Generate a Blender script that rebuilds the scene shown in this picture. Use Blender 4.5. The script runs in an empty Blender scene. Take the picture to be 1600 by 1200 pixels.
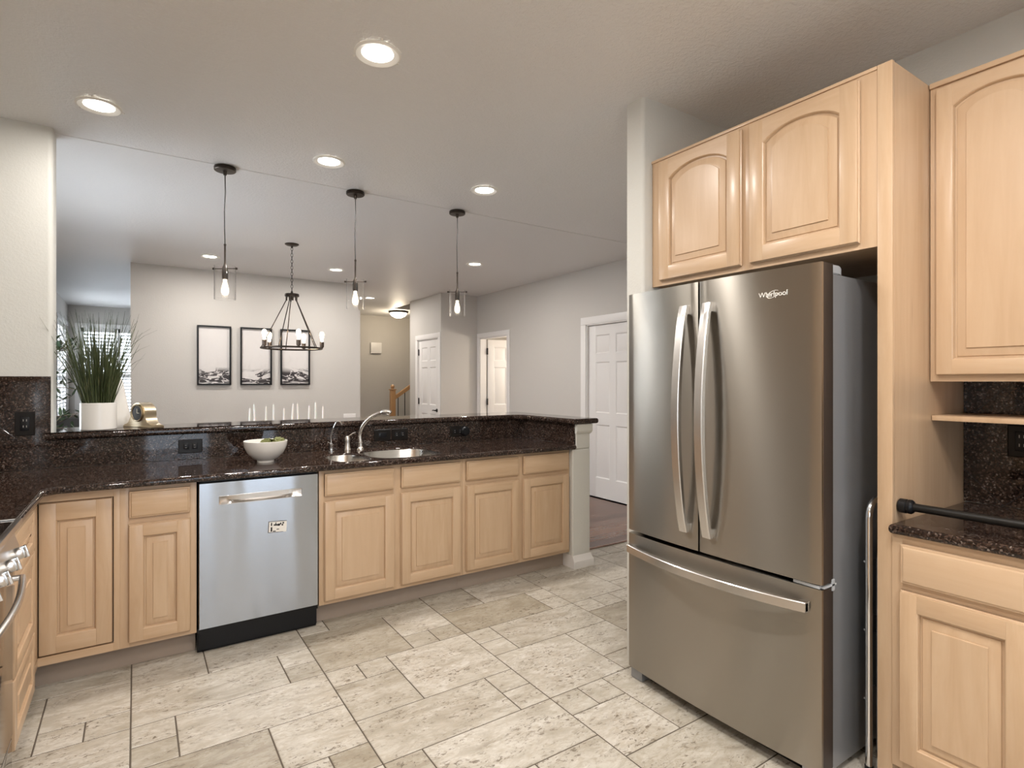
import bpy, bmesh, math, random
from mathutils import Vector, Matrix
random.seed(7)
SC = bpy.context.scene
COL = SC.collection
PI = math.pi
R = math.radians

# ------------------------------------------------------------------ camera, world, light, exposure
cam_d = bpy.data.cameras.new('camera'); cam = bpy.data.objects.new('camera', cam_d); COL.objects.link(cam)
cam_d.sensor_width = 36; cam_d.lens = 878 / 1600 * 36; cam_d.shift_y = -3 / 1600; cam_d.clip_start = .02
cam.location = (0, 0, 1.37); cam.rotation_euler = (R(90), 0, R(-33.8))
SC.camera = cam
SC.view_settings.view_transform = 'Standard'; SC.view_settings.look = 'None'
SC.view_settings.exposure = 0.5; SC.view_settings.gamma = 1; SC.view_settings.use_curve_mapping = False
SC.cycles.diffuse_bounces = 8; SC.cycles.max_bounces = 14
W = bpy.data.worlds.new('world'); SC.world = W; W.use_nodes = True
W.node_tree.nodes['Background'].inputs[0].default_value = (.72, .85, 1, 1)
W.node_tree.nodes['Background'].inputs[1].default_value = 1.2
DAY = (.86, .93, 1.0)

def area(name, loc, rot, sx, sy, power, color=DAY, spread=180):
    l = bpy.data.lights.new(name, 'AREA'); l.shape = 'RECTANGLE'; l.size = sx; l.size_y = sy
    l.energy = power; l.color = color; l.spread = R(spread)
    o = bpy.data.objects.new(name, l); COL.objects.link(o); o.location = loc; o.rotation_euler = rot
    return o
# daylight entering through the window openings (lights stand just outside the panes)
area('window_daylight', (1.15, -3.34, 1.25), (R(96), 0, 0), 2.2, 2.2, 26, (.78, .88, 1.0))                 # patio doors behind the viewer
area('window_daylight', (-1.12, 4.95, 1.45), (0, R(-104), 0), 1.4, 1.5, 42)                # dining side window
area('window_daylight', (0.2, 12.78, 1.6), (R(-96), 0, 0), 2.1, 1.7, 38)                  # living room end window
area('window_daylight', (-1.12, 11.6, 1.6), (0, R(-90), 0), 1.4, 1.4, 45)                  # living room side window
area('window_daylight', (-1.12, -1.3, 1.55), (0, R(-98), 0), 1.2, 1.5, 16)                 # added kitchen side window, unseen behind viewer

# ------------------------------------------------------------------ geometry helpers
class G:
    def __init__(s): s.bm = bmesh.new()
    def _take(s, t, mi=0):
        for f in t.faces: f.material_index = mi
        me = bpy.data.meshes.new('tmp'); t.to_mesh(me); t.free(); s.bm.from_mesh(me); bpy.data.meshes.remove(me)
        return s
    def box(s, x0, y0, z0, x1, y1, z1, b=0, mi=0, seg=2, M=None):
        t = bmesh.new()
        bmesh.ops.create_cube(t, size=1)
        for v in t.verts:
            v.co = Vector(((x0 + x1) / 2 + v.co.x * (x1 - x0), (y0 + y1) / 2 + v.co.y * (y1 - y0), (z0 + z1) / 2 + v.co.z * (z1 - z0)))
        if b > 0:
            bmesh.ops.bevel(t, geom=t.edges[:], offset=b, segments=seg, affect='EDGES', profile=.6)
        if M: bmesh.ops.transform(t, matrix=M, verts=t.verts)
        return s._take(t, mi)
    def tube(s, pts, r, n=12, closed=False, mi=0, flat=1.0):
        pts = [Vector(p) for p in pts]; m = len(pts)
        rr = r if isinstance(r, (list, tuple)) else [r] * m
        t = bmesh.new(); rings = []
        up = None
        for i, p in enumerate(pts):
            if closed: d = (pts[(i + 1) % m] - pts[i - 1]).normalized()
            else: d = (pts[min(i + 1, m - 1)] - pts[max(i - 1, 0)]).normalized()
            if up is None:
                up = Vector((0, 0, 1)) if abs(d.z) < .9 else Vector((1, 0, 0))
            a = (up - d * up.dot(d)).normalized(); b = d.cross(a); up = a
            rings.append([t.verts.new(p + (a * math.cos(2 * PI * k / n) + b * math.sin(2 * PI * k / n) * flat) * rr[i]) for k in range(n)])
        for i in range(m if closed else m - 1):
            A, B = rings[i], rings[(i + 1) % m]
            for k in range(n): t.faces.new((A[k], A[(k + 1) % n], B[(k + 1) % n], B[k]))
        if not closed:
            t.faces.new(rings[0][::-1]); t.faces.new(rings[-1])
        bmesh.ops.recalc_face_normals(t, faces=t.faces[:])
        return s._take(t, mi)
    def cyl(s, p0, p1, r, r1=None, n=24, mi=0):
        return s.tube([p0, p1], [r, r if r1 is None else r1], n, mi=mi)
    def lathe(s, prof, c=(0, 0, 0), n=40, mi=0, M=None, sx=1, sy=1):
        t = bmesh.new(); rings = []
        for (r, z) in prof:
            if r < 1e-6: rings.append([t.verts.new((c[0], c[1], c[2] + z))])
            else: rings.append([t.verts.new((c[0] + sx * r * math.cos(2 * PI * k / n), c[1] + sy * r * math.sin(2 * PI * k / n), c[2] + z)) for k in range(n)])
        for A, B in zip(rings, rings[1:]):
            for k in range(n):
                k2 = (k + 1) % n
                if len(A) == 1 and len(B) == 1: continue
                if len(A) == 1: t.faces.new((A[0], B[k2], B[k]))
                elif len(B) == 1: t.faces.new((A[k], A[k2], B[0]))
                else: t.faces.new((A[k], A[k2], B[k2], B[k]))
        bmesh.ops.recalc_face_normals(t, faces=t.faces[:])
        if M: bmesh.ops.transform(t, matrix=M, verts=t.verts)
        return s._take(t, mi)
    def prism(s, pts, a, b, axis='y', mi=0, bev=0, M=None):
        """2D polygon extruded along an axis: y -> pts are (x,z); z -> (x,y); x -> (y,z)"""
        t = bmesh.new()
        def mk(p, q):
            return {'y': (p[0], q, p[1]), 'z': (p[0], p[1], q), 'x': (q, p[0], p[1])}[axis]
        A = [t.verts.new(mk(p, a)) for p in pts]; B = [t.verts.new(mk(p, b)) for p in pts]
        t.faces.new(A); t.faces.new(B[::-1]); n = len(pts)
        for k in range(n): t.faces.new((A[k], B[k], B[(k + 1) % n], A[(k + 1) % n]))
        bmesh.ops.recalc_face_normals(t, faces=t.faces[:])
        if bev: bmesh.ops.bevel(t, geom=[e for e in t.edges], offset=bev, segments=2, affect='EDGES')
        if M: bmesh.ops.transform(t, matrix=M, verts=t.verts)
        return s._take(t, mi)
    def loft(s, rings, cap0=False, cap1=False, closed=True, mi=0):
        t = bmesh.new(); V = [[t.verts.new(p) for p in r] for r in rings]
        for A, B in zip(V, V[1:]):
            n = len(A)
            for k in range(n if closed else n - 1):
                t.faces.new((A[k], A[(k + 1) % n], B[(k + 1) % n], B[k]))
        if cap0: t.faces.new(V[0][::-1])
        if cap1: t.faces.new(V[-1])
        return s._take(t, mi)
    def face(s, pts, mi=0):
        t = bmesh.new(); t.faces.new([t.verts.new(p) for p in pts]); return s._take(t, mi)
    def mesh(s, name, mats, smooth=35):
        me = bpy.data.meshes.new(name); s.bm.to_mesh(me); s.bm.free()
        for m in (mats if isinstance(mats, (list, tuple)) else [mats]): me.materials.append(m)
        if smooth:
            me.polygons.foreach_set('use_smooth', [True] * len(me.polygons)); me.set_sharp_from_angle(angle=R(smooth))
        me.update(); return me

def tag(o, label=None, cat=None, group=None, kind=None):
    if label: o['label'] = label
    if cat: o['category'] = cat
    if group: o['group'] = group
    if kind: o['kind'] = kind
    return o
def thing(name, label, cat, loc=(0, 0, 0), rz=0, group=None):
    o = bpy.data.objects.new(name, None); COL.objects.link(o); o.empty_display_size = .1
    o.location = loc; o.rotation_euler = (0, 0, rz); return tag(o, label, cat, group)
def part(name, g, mats, parent, label=None, smooth=35):
    me = g if isinstance(g, bpy.types.Mesh) else g.mesh(name, mats, smooth)
    o = bpy.data.objects.new(name, me); COL.objects.link(o); o.parent = parent
    if label: o['label'] = label
    return o
def solo(name, g, mats, label, cat, loc=(0, 0, 0), rz=0, group=None, smooth=35):
    me = g.mesh(name, mats, smooth); o = bpy.data.objects.new(name, me); COL.objects.link(o)
    o.location = loc; o.rotation_euler = (0, 0, rz); return tag(o, label, cat, group)
def struct(name, g, mats, label=None, smooth=35, parent=None):
    me = g.mesh(name, mats, smooth); o = bpy.data.objects.new(name, me); COL.objects.link(o)
    if parent: o.parent = parent; return o
    o['kind'] = 'structure'
    if label: o['label'] = label
    return o
def kids(o): return [c for c in bpy.data.objects if c.parent == o]
def dup(o, loc=None, rz=None, label=None, parent=None):
    c = o.copy(); COL.objects.link(c)
    if parent: c.parent = parent
    if loc is not None: c.location = loc
    if rz is not None: c.rotation_euler = (0, 0, rz)
    if label: c['label'] = label
    for ch in kids(o): dup(ch, parent=c)
    return c
def curve_slab(name, outlines, z0, z1, bev, mat):
    """2D outlines (first the edge, then holes) -> slab with rounded edges, as a mesh"""
    cu = bpy.data.curves.new(name, 'CURVE'); cu.dimensions = '2D'; cu.fill_mode = 'BOTH'
    cu.extrude = (z1 - z0) / 2 - bev; cu.bevel_depth = bev; cu.bevel_resolution = 4; cu.offset = -bev
    for pts in outlines:
        sp = cu.splines.new('POLY'); sp.points.add(len(pts) - 1); sp.use_cyclic_u = True
        for p, q in zip(sp.points, pts): p.co = (q[0], q[1], 0, 1)
    ob = bpy.data.objects.new('tmpc', cu); COL.objects.link(ob)
    me = bpy.data.meshes.new_from_object(ob.evaluated_get(bpy.context.evaluated_depsgraph_get()))
    bpy.data.objects.remove(ob); bpy.data.curves.remove(cu)
    me.name = name
    for v in me.vertices: v.co.z += (z0 + z1) / 2
    me.materials.clear(); me.materials.append(mat)
    me.polygons.foreach_set('use_smooth', [True] * len(me.polygons)); me.set_sharp_from_angle(angle=R(30))
    return me
def text_mesh(body, size, ext, mat):
    cu = bpy.data.curves.new('txt', 'FONT'); cu.body = body; cu.size = size; cu.extrude = ext; cu.align_x = 'CENTER'; cu.align_y = 'CENTER'
    ob = bpy.data.objects.new('tmpt', cu); COL.objects.link(ob)
    me = bpy.data.meshes.new_from_object(ob.evaluated_get(bpy.context.evaluated_depsgraph_get()))
    bpy.data.objects.remove(ob); bpy.data.curves.remove(cu)
    me.transform(Matrix.Rotation(R(90), 4, 'X')); me.materials.clear(); me.materials.append(mat); return me

# ------------------------------------------------------------------ materials
class N:
    def __init__(s, name):
        s.m = bpy.data.materials.new(name); s.m.use_nodes = True; s.t = s.m.node_tree; s.p = s.t.nodes['Principled BSDF']
    def add(s, ty, ins=None, **kw):
        n = s.t.nodes.new(ty)
        for k, v in kw.items(): setattr(n, k, v)
        for k, v in (ins or {}).items():
            if isinstance(v, bpy.types.NodeSocket): s.t.links.new(v, n.inputs[k])
            else: n.inputs[k].default_value = v
        return n
    def set(s, **kw):
        for k, v in kw.items():
            k = k.replace('_', ' ')
            if isinstance(v, bpy.types.NodeSocket): s.t.links.new(v, s.p.inputs[k])
            else:
                if isinstance(v, tuple) and len(v) == 3: v = (*v, 1)
                s.p.inputs[k].default_value = v
        return s
    def math(s, op, a, b=0.0, c=None):
        i = {0: a, 1: b}
        if c is not None: i[2] = c
        return s.add('ShaderNodeMath', i, operation=op).outputs[0]
    def ramp(s, fac, stops, interp='LINEAR'):
        n = s.add('ShaderNodeValToRGB', {0: fac}); n.color_ramp.interpolation = interp; e = n.color_ramp.elements
        while len(e) < len(stops): e.new(.5)
        for k, (p, c) in enumerate(stops):
            e[k].position = p; e[k].color = (*c, 1) if len(c) == 3 else c
        return n.outputs[0]
    def mix(s, f, a, b, mode='MIX'):
        n = s.add('ShaderNodeMix', data_type='RGBA', blend_type=mode)
        for i, v in ((0, f), (6, a), (7, b)):
            if isinstance(v, bpy.types.NodeSocket): s.t.links.new(v, n.inputs[i])
            else: n.inputs[i].default_value = (*v, 1) if isinstance(v, tuple) and len(v) == 3 else v
        return n.outputs[2]
    def bump(s, h, strength=.3, dist=.01):
        b = s.add('ShaderNodeBump', {'Height': h, 'Strength': strength, 'Distance': dist}); s.t.links.new(b.outputs[0], s.p.inputs['Normal']); return s
    def coord(s, scale=(1, 1, 1), rnd=0.0):
        tc = s.add('ShaderNodeTexCoord').outputs['Object']
        if rnd:
            oi = s.add('ShaderNodeObjectInfo').outputs['Random']
            off = s.add('ShaderNodeVectorMath', {0: (rnd, rnd * .7, rnd * 1.3), 'Scale': oi}, operation='SCALE').outputs[0]
            tc = s.add('ShaderNodeVectorMath', {0: tc, 1: off}, operation='ADD').outputs[0]
        return s.add('ShaderNodeMapping', {'Vector': tc, 'Scale': scale}).outputs[0]
    def noise(s, v, scale, detail=4, rough=.55, dist=0.0):
        return s.add('ShaderNodeTexNoise', {'Vector': v, 'Scale': scale, 'Detail': detail, 'Roughness': rough, 'Distortion': dist}).outputs[0]

def flat(name, col, rough=.5, metal=0.0, **kw):
    return N(name).set(Base_Color=col, Roughness=rough, Metallic=metal, **kw).m
def emit(name, col, st):
    return N(name).set(Base_Color=(.8, .8, .8), Emission_Color=col, Emission_Strength=st).m

def paint(name, col, scale=90, strength=.12, rough=.6):
    n = N(name); v = n.coord(); h = n.noise(v, scale, 3, .6)
    h2 = n.ramp(h, [(.42, (0, 0, 0)), (.62, (1, 1, 1))])
    n.set(Base_Color=col, Roughness=rough); n.bump(h2, strength, .004); return n.m
M_WALL = paint('wall_paint', (.55, .525, .49))
M_WALLK = paint('kitchen_wall_paint', (.62, .615, .575))
M_CEILK = paint('kitchen_ceiling_paint', (.76, .755, .745), 60, .4, .32)
M_CEILD = paint('dining_ceiling_paint', (.76, .755, .745), 55, .2, .5)
M_TRIM = flat('white_trim', (.78, .76, .74), .35)
M_DOORW = flat('white_door_paint', (.76, .74, .72), .4)

def maple(name, scl):
    n = N(name); v = n.coord((1, 1, 1), 7.0)
    g = n.add('ShaderNodeMapping', {'Vector': v, 'Scale': scl}).outputs[0]
    a = n.noise(g, 3.0, 5, .6, .6); b = n.noise(g, 14.0, 3, .5, .2); c = n.noise(v, 2.2, 2, .5)
    col = n.ramp(a, [(.28, (.49, .33, .20)), (.5, (.545, .38, .24)), (.72, (.60, .44, .29))])
    col = n.mix(n.math('MULTIPLY', b, .28), col, (.50, .33, .19))
    oi = n.add('ShaderNodeObjectInfo').outputs['Random']
    col = n.mix(n.math('MULTIPLY', oi, .45), col, (.60, .43, .285))
    # small mineral streaks and knots
    k = n.add('ShaderNodeTexVoronoi', {'Vector': g, 'Scale': 1.1}).outputs['Distance']
    col = n.mix(n.ramp(k, [(.0, (.5, .5, .5)), (.05, (0, 0, 0))]), col, (.30, .16, .08))
    n.set(Base_Color=col, Roughness=.33, Coat_Weight=.25, Coat_Roughness=.2); n.bump(b, .04, .002); return n.m
WV = maple('maple_vertical_grain', (9, 9, .9))
WH = maple('maple_horizontal_grain', (.9, 9, 9))
WSIDE = maple('maple_side_grain', (9, 9, .7))
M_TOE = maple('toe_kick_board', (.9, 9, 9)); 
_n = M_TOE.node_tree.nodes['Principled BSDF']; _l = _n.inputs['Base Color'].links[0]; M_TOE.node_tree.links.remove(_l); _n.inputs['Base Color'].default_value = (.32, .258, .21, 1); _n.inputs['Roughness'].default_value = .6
M_GAPSHADE = flat('gap_shade', (.012, .008, .006), .8)  # near black colour standing in for shade inside the corner door gap

def granite(name, grout=None):
    n = N(name); v = n.coord()
    vd = n.add('ShaderNodeVectorMath', {0: v, 1: n.add('ShaderNodeVectorMath', {0: n.add('ShaderNodeTexNoise', {'Vector': v, 'Scale': 60.0}).outputs[1], 'Scale': .006}, operation='SCALE').outputs[0]}, operation='ADD').outputs[0]
    c = n.add('ShaderNodeTexVoronoi', {'Vector': vd, 'Scale': 190.0}).outputs['Color']
    r = n.add('ShaderNodeSeparateColor', {0: c})
    col = n.ramp(r.outputs[0], [(0, (.008, .005, .004)), (.42, (.017, .010, .008)), (.64, (.042, .024, .017)), (.82, (.075, .046, .034)), (.95, (.13, .095, .078)), (1, (.24, .20, .175))])
    big = n.noise(v, 9, 3); col = n.mix(n.ramp(big, [(.35, (.55,) * 3), (.7, (0, 0, 0))]), col, (.016, .010, .008))
    if grout:
        x0, z0, per = grout
        sp = n.add('ShaderNodeSeparateXYZ', {0: n.add('ShaderNodeTexCoord').outputs['Object']})
        hx, hz = n.math('SUBTRACT', n.math('ADD', sp.outputs[0], sp.outputs[1]), x0), n.math('SUBTRACT', sp.outputs[2], z0)
        m = None
        for op in ('ADD', 'SUBTRACT'):
            q = n.math('PINGPONG', n.math('ADD', n.math(op, hx, hz), per * 50), per / 2)
            q = n.math('LESS_THAN', q, .0017); m = q if m is None else n.math('MAXIMUM', m, q)
        col = n.mix(m, col, (.012, .011, .012)); n.set(Roughness=n.add('ShaderNodeMapRange', {0: m, 3: .05, 4: .7}).outputs[0])
        n.bump(n.math('SUBTRACT', 1.0, m), .4, .002)
    else: n.set(Roughness=.045)
    n.set(Base_Color=col, Specular_IOR_Level=.42); return n.m
M_GRAN = granite('brown_granite')
M_GTILE = granite('granite_tile_back', (3.87 + .085, .908, .435))
M_GTILER = granite('granite_tile_side', (2.68 + .725, .908, .435))

def steel(name, col=(.56, .55, .53), rough=.24, an=.75, rot=0.0, wav=.0):
    n = N(name); v = n.coord((1, 1, 1), 3)
    tg = n.add('ShaderNodeTangent', direction_type='RADIAL', axis='Z').outputs[0]
    n.set(Base_Color=col, Metallic=1.0, Anisotropic=an, Anisotropic_Rotation=rot, Tangent=tg,
          Roughness=rough)
    if wav:
        w = n.noise(n.add('ShaderNodeMapping', {'Vector': v, 'Scale': (6, 6, 1.4)}).outputs[0], 1, 1, .4); n.bump(w, wav, .02)
    return n.m
M_SS = steel('brushed_stainless', (.38, .355, .315), .29, .96, .25, .05)
M_DSIDE = flat('door_side_brown', (.030, .022, .019), .35)
M_SSD = steel('dishwasher_stainless', (.42, .445, .485), .17, .95, .25, .16)
M_SSH = steel('handle_stainless', (.64, .615, .59), .26, .6, .25)
M_CHROME = flat('chrome', (.80, .80, .80), .08, 1.0)
M_NICKEL = flat('brushed_nickel', (.66, .62, .57), .26, 1.0)
M_SINK = steel('sink_stainless', (.62, .60, .57), .22, .3)
M_FSIDE = flat('fridge_side_grey', (.30, .31, .325), .38, .55)
M_GREYP = flat('grey_plastic', (.42, .44, .46), .4)
M_BLKP = flat('black_plastic', (.006, .0065, .008), .35, 0, Specular_IOR_Level=.3)
M_BLKM = flat('black_satin_metal', (.02, .019, .018), .38, .6)
M_BRONZE = flat('dark_bronze', (.045, .035, .028), .38, .8)
M_BLKG = flat('black_glass', (.012, .010, .009), .04)
M_GLASS = N('clear_glass').set(Base_Color=(1, 1, 1), Roughness=.0, Transmission_Weight=1.0, IOR=1.45).m
M_CER = flat('white_ceramic', (.80, .78, .74), .18)
M_GOLD = flat('brushed_gold', (.58, .49, .35), .3, 1.0)
M_WAX = flat('white_wax', (.85, .82, .76), .4, 0, Subsurface_Weight=.2)
M_BULB = emit('bulb_glow', (1, .80, .55), 30)
M_BULBG = N('bulb_glass').set(Base_Color=(1, .95, .88), Roughness=0.0, Transmission_Weight=1.0, IOR=1.2, Emission_Color=(1, .84, .62), Emission_Strength=1.5).m
M_CAN = emit('led_lens', (1, .95, .86), 9)
M_CANT = N('can_baffle').set(Base_Color=(.85, .83, .78), Roughness=.4).m
M_LEAF = N('grass_blades')
_v = M_LEAF.coord((40, 40, 3)); _q = M_LEAF.noise(_v, 2, 2)
M_LEAF.set(Base_Color=M_LEAF.ramp(_q, [(.3, (.028, .042, .014)), (.55, (.065, .085, .030)), (.75, (.15, .15, .07))]), Roughness=.5); M_LEAF = M_LEAF.m
M_OLIVE = flat('olive_leaf', (.03, .055, .025), .5)
M_BARK = flat('bark', (.12, .08, .05), .8)
M_DGREY = flat('charcoal_fabric', (.075, .077, .082), .9)
M_OAK = maple('honey_oak', (5, 5, .8))
_n = M_OAK.node_tree; _p = _n.nodes['Principled BSDF']; _n.links.remove(_p.inputs['Base Color'].links[0]); _p.inputs['Base Color'].default_value = (.45, .25, .11, 1)
M_PLATE = flat('black_outlet_plate', (.010, .008, .007), .30, 0, Specular_IOR_Level=.25)
M_SLOT = flat('outlet_slot', (.35, .33, .3), .4)

# tile floor material
def tile_mat():
    n = N('travertine_tile'); at = n.add('ShaderNodeAttribute', attribute_name='tile')
    sp = n.add('ShaderNodeSeparateColor', {0: at.outputs['Color']})
    off = n.add('ShaderNodeVectorMath', {0: at.outputs['Color'], 'Scale': 37.0}, operation='SCALE').outputs[0]
    tc = n.add('ShaderNodeVectorMath', {0: n.add('ShaderNodeTexCoord').outputs['Object'], 1: off}, operation='ADD').outputs[0]
    ml = n.add('ShaderNodeMapping', {'Vector': tc, 'Rotation': (0, 0, .25), 'Scale': (1.5, 3.6, 1)}).outputs[0]
    a = n.noise(ml, 2.2, 7, .62, 1.2); b = n.noise(ml, 8, 6, .7, .8)
    col = n.ramp(a, [(.28, (.32, .28, .225)), (.39, (.48, .445, .38)), (.50, (.60, .57, .51)), (.68, (.68, .655, .60))])
    col = n.mix(n.ramp(b, [(.36, (.75,) * 3), (.50, (0, 0, 0))]), col, (.43, .39, .325))
    col = n.mix(n.ramp(b, [(.56, (0, 0, 0)), (.66, (.6,) * 3)]), col, (.77, .75, .71))
    fine = n.noise(n.add('ShaderNodeMapping', {'Vector': tc, 'Rotation': (0, 0, .25), 'Scale': (1, 2.0, 1)}).outputs[0], 26, 6, .72, .9)
    col = n.mix(n.ramp(fine, [(.40, (.7,) * 3), (.52, (0, 0, 0))]), col, (.50, .45, .37))
    pits = n.noise(n.add('ShaderNodeMapping', {'Vector': tc, 'Rotation': (0, 0, .3), 'Scale': (1, 2.2, 1)}).outputs[0], 38, 4, .75, .6)
    zone = n.ramp(n.noise(ml, 3.2, 3, .6), [(.42, (0, 0, 0)), (.58, (1, 1, 1))])
    pm = n.math('MULTIPLY', n.ramp(pits, [(.55, (0, 0, 0)), (.61, (.9,) * 3)]), zone)
    col = n.mix(pm, col, (.17, .135, .095))
    tone = n.ramp(sp.outputs[0], [(0, (.62, .585, .52)), (.18, (.74, .72, .68)), (.5, (.84, .825, .80)), (1, (.90, .885, .865))])
    col = n.mix(1.0, col, tone, 'MULTIPLY')
    n.set(Base_Color=col, Roughness=n.add('ShaderNodeMapRange', {0: b, 3: .28, 4: .5}).outputs[0]); n.bump(n.math('SUBTRACT', b, pm), .12, .003); return n.m
M_TILE = tile_mat()
M_GROUT = flat('dark_grout', (.10, .08, .06), .9)
def wood_floor():
    n = N('dark_hardwood'); tc = n.add('ShaderNodeTexCoord').outputs['Object']
    bk = n.add('ShaderNodeTexBrick', {'Vector': tc, 'Scale': 1.0, 'Mortar Size': .0015, 'Brick Width': 1.1, 'Row Height': .125, 'Color1': (0, 0, 0, 1), 'Color2': (1, 1, 1, 1), 'Mortar': (.5, .5, .5, 1)})
    bk.offset = .37
    g = n.noise(n.add('ShaderNodeMapping', {'Vector': tc, 'Scale': (1.5, 14, 1)}).outputs[0], 3, 5, .6, .5)
    f = n.math('ADD', n.math('MULTIPLY', n.add('ShaderNodeSeparateColor', {0: bk.outputs[0]}).outputs[0], .45), n.math('MULTIPLY', g, .6))
    col = n.ramp(f, [(.25, (.085, .036, .022)), (.75, (.21, .105, .066))])
    col = n.mix(bk.outputs[1], col, (.02, .01, .008)); n.set(Base_Color=col, Roughness=.22); return n.m
M_WOODF = wood_floor()

# ================================================================== THE ROOM
CH = 2.74
XL, XR, XD = -1.0, 2.70, 4.52
# --- tile floor: modular pattern of 15 cm cells, two column types shifted by half a repeat
def clip(x0, y0, x1, y1, b):
    x0, y0, x1, y1 = max(x0, b[0]), max(y0, b[1]), min(x1, b[2]), min(y1, b[3])
    return (x0, y0, x1, y1) if x1 - x0 > .01 and y1 - y0 > .01 else None
CELL = .151
UNIT = [(0, 8, 4, 10), (4, 9, 5, 10), (4, 8, 5, 9), (0, 7, 1, 8), (0, 6, 1, 7), (1, 6, 5, 8), (0, 3, 3, 6), (3, 4, 5, 6), (3, 3, 4, 4), (4, 3, 5, 4), (0, 2, 1, 3), (1, 2, 2, 3), (0, 0, 2, 2), (2, 0, 5, 3)]
tb = bmesh.new(); lay = tb.loops.layers.float_color.new('tile'); rt = random.Random(11)
B = (XL, -3.2, XD, 3.48)
for ci in range(-2, 7):
    for rep in range(-4, 4):
        base = rep * 10 + (5 if ci % 2 else 0)
        for (a, b, c, d) in UNIT:
            q = clip((ci * 5 + a) * CELL - .017, (base + b - .2) * CELL, (ci * 5 + c) * CELL - .017, (base + d - .2) * CELL, B)
            if not q: continue
            x0, y0, x1, y1 = q; g = .0026; e = .0046
            col = (rt.random(), rt.random(), rt.random(), 1)
            o_ = [tb.verts.new((x, y, -.002)) for x, y in ((x0 + g, y0 + g), (x1 - g, y0 + g), (x1 - g, y1 - g), (x0 + g, y1 - g))]
            t_ = [tb.verts.new((x, y, 0)) for x, y in ((x0 + e, y0 + e), (x1 - e, y0 + e), (x1 - e, y1 - e), (x0 + e, y1 - e))]
            fs = [tb.faces.new(t_)] + [tb.faces.new((o_[k], o_[(k + 1) % 4], t_[(k + 1) % 4], t_[k])) for k in range(4)]
            for f in fs:
                for l in f.loops: l[lay] = col
fg = G(); fg.box(B[0], B[1], -.08, B[2], B[3], -.002, mi=1)
mt = bpy.data.meshes.new('tiles'); tb.to_mesh(mt); tb.free(); fg.bm.from_mesh(mt); bpy.data.meshes.remove(mt)
struct('floor', fg, [M_TILE, M_GROUT], 'beige travertine tile floor with dark grout in a mixed size pattern', smooth=0)
g = G().box(XL, 3.48, -.08, 5.6, 12.7, -.001); struct('floor', g, M_WOODF, 'dark red brown hardwood floor beyond the tiles')
g = G().box(2.86, 3.46, -.001, XD, 3.50, .006, .003); struct('trim_1', g, M_WOODF)

# --- ceiling
g = G().box(XL - .1, -3.3, CH, XD + .1, 3.97, CH + .1); struct('ceiling', g, M_CEILK, 'textured white kitchen ceiling')
g = G().box(XL - .1, 3.97, CH - .003, 5.7, 8.9, CH + .1); g.box(XL - .1, 8.9, CH - .003, 3.98, 12.8, CH + .1); g.box(3.98, 9.91, CH - .003, 5.7, 12.8, CH + .1)
struct('ceiling', g, M_CEILD, 'ceiling over the dining area and hall')

# --- walls
def wall(name, x0, y0, x1, y1, mat=M_WALL, z0=0, z1=CH, label=None, b=0):
    return struct(name, G().box(x0, y0, z0, x1, y1, z1, b, seg=4), mat, label)
wall('wall_right', XR, -3.2, XR + .1, 1.887, M_WALLK, label='kitchen wall behind the refrigerator and tall cabinets')
g = G()   # stub beside the fridge with bullnose corners
g.prism([(2.018 + .02 * (1 - math.cos(a)), 1.887 + .02 * (1 - math.sin(a))) for a in [k * PI / 16 for k in range(9)]] + [(XD + .1, 1.887), (XD + .1, 1.992), (2.018, 1.992)], 0, CH, 'z')
struct('wall_front', g, M_WALLK, 'short wall end between the refrigerator and the dining room')
g = G()   # left stub at the bar
r_ = .025
g.prism([(XL, 3.885)] + [(-.37 - r_ + r_ * math.sin(a), 3.885 + r_ - r_ * math.cos(a)) for a in [k * PI / 16 for k in range(9)]] + [(-.37 - r_ + r_ * math.cos(a), 4.06 - r_ + r_ * math.sin(a)) for a in [k * PI / 16 for k in range(9)]] + [(XL, 4.06)], 0, CH, 'z')
struct('wall_left', g, M_WALLK, 'cream wall end at the left of the raised bar')
# outer left wall with window openings
def wall_x(name, x, t, ya, yb, holes, mat=M_WALL):
    g = G(); y = ya
    for (h0, h1, z0, z1) in sorted(holes):
        g.box(x, y, 0, x + t, h0, CH); g.box(x, h0, 0, x + t, h1, z0); g.box(x, h0, z1, x + t, h1, CH); y = h1
    g.box(x, y, 0, x + t, yb, CH); return struct(name, g, mat)
def wall_y(name, y, t, xa, xb, holes, mat=M_WALL):
    g = G(); x = xa
    for (h0, h1, z0, z1) in sorted(holes):
        g.box(x, y, 0, h0, y + t, CH); g.box(h0, y, 0, h1, y + t, z0); g.box(h0, y, z1, h1, y + t, CH); x = h1
    g.box(x, y, 0, xb, y + t, CH); return struct(name, g, mat)
wall_x('wall_left', XL - .1, .1, -3.3, 12.7, [(-1.9, -.7, .95, 2.15), (4.2, 5.65, .8, 2.1), (10.9, 12.4, .6, 2.35)])
wall_y('wall_back', 12.6, .1, XL, 2.6, [(-.83, 1.35, .75, 2.35)])
wall_y('wall_behind', -3.3, .1, XL, XR + .1, [(.1, 1.08, .12, 2.25), (1.36, 2.15, .12, 2.25)], M_WALLK)
wall('wall_dining', -.05, 7.75, 2.62, 7.87, label='grey beige dining room wall with three framed prints')
wall('wall_hall', 2.52, 7.87, 2.62, 11.2)
wall('wall_hall_end', 2.62, 11.2, 5.6, 11.3, label='hall wall behind the stairs')
wall('wall_stair', 5.6, 8.9, 5.7, 11.3)
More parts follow.
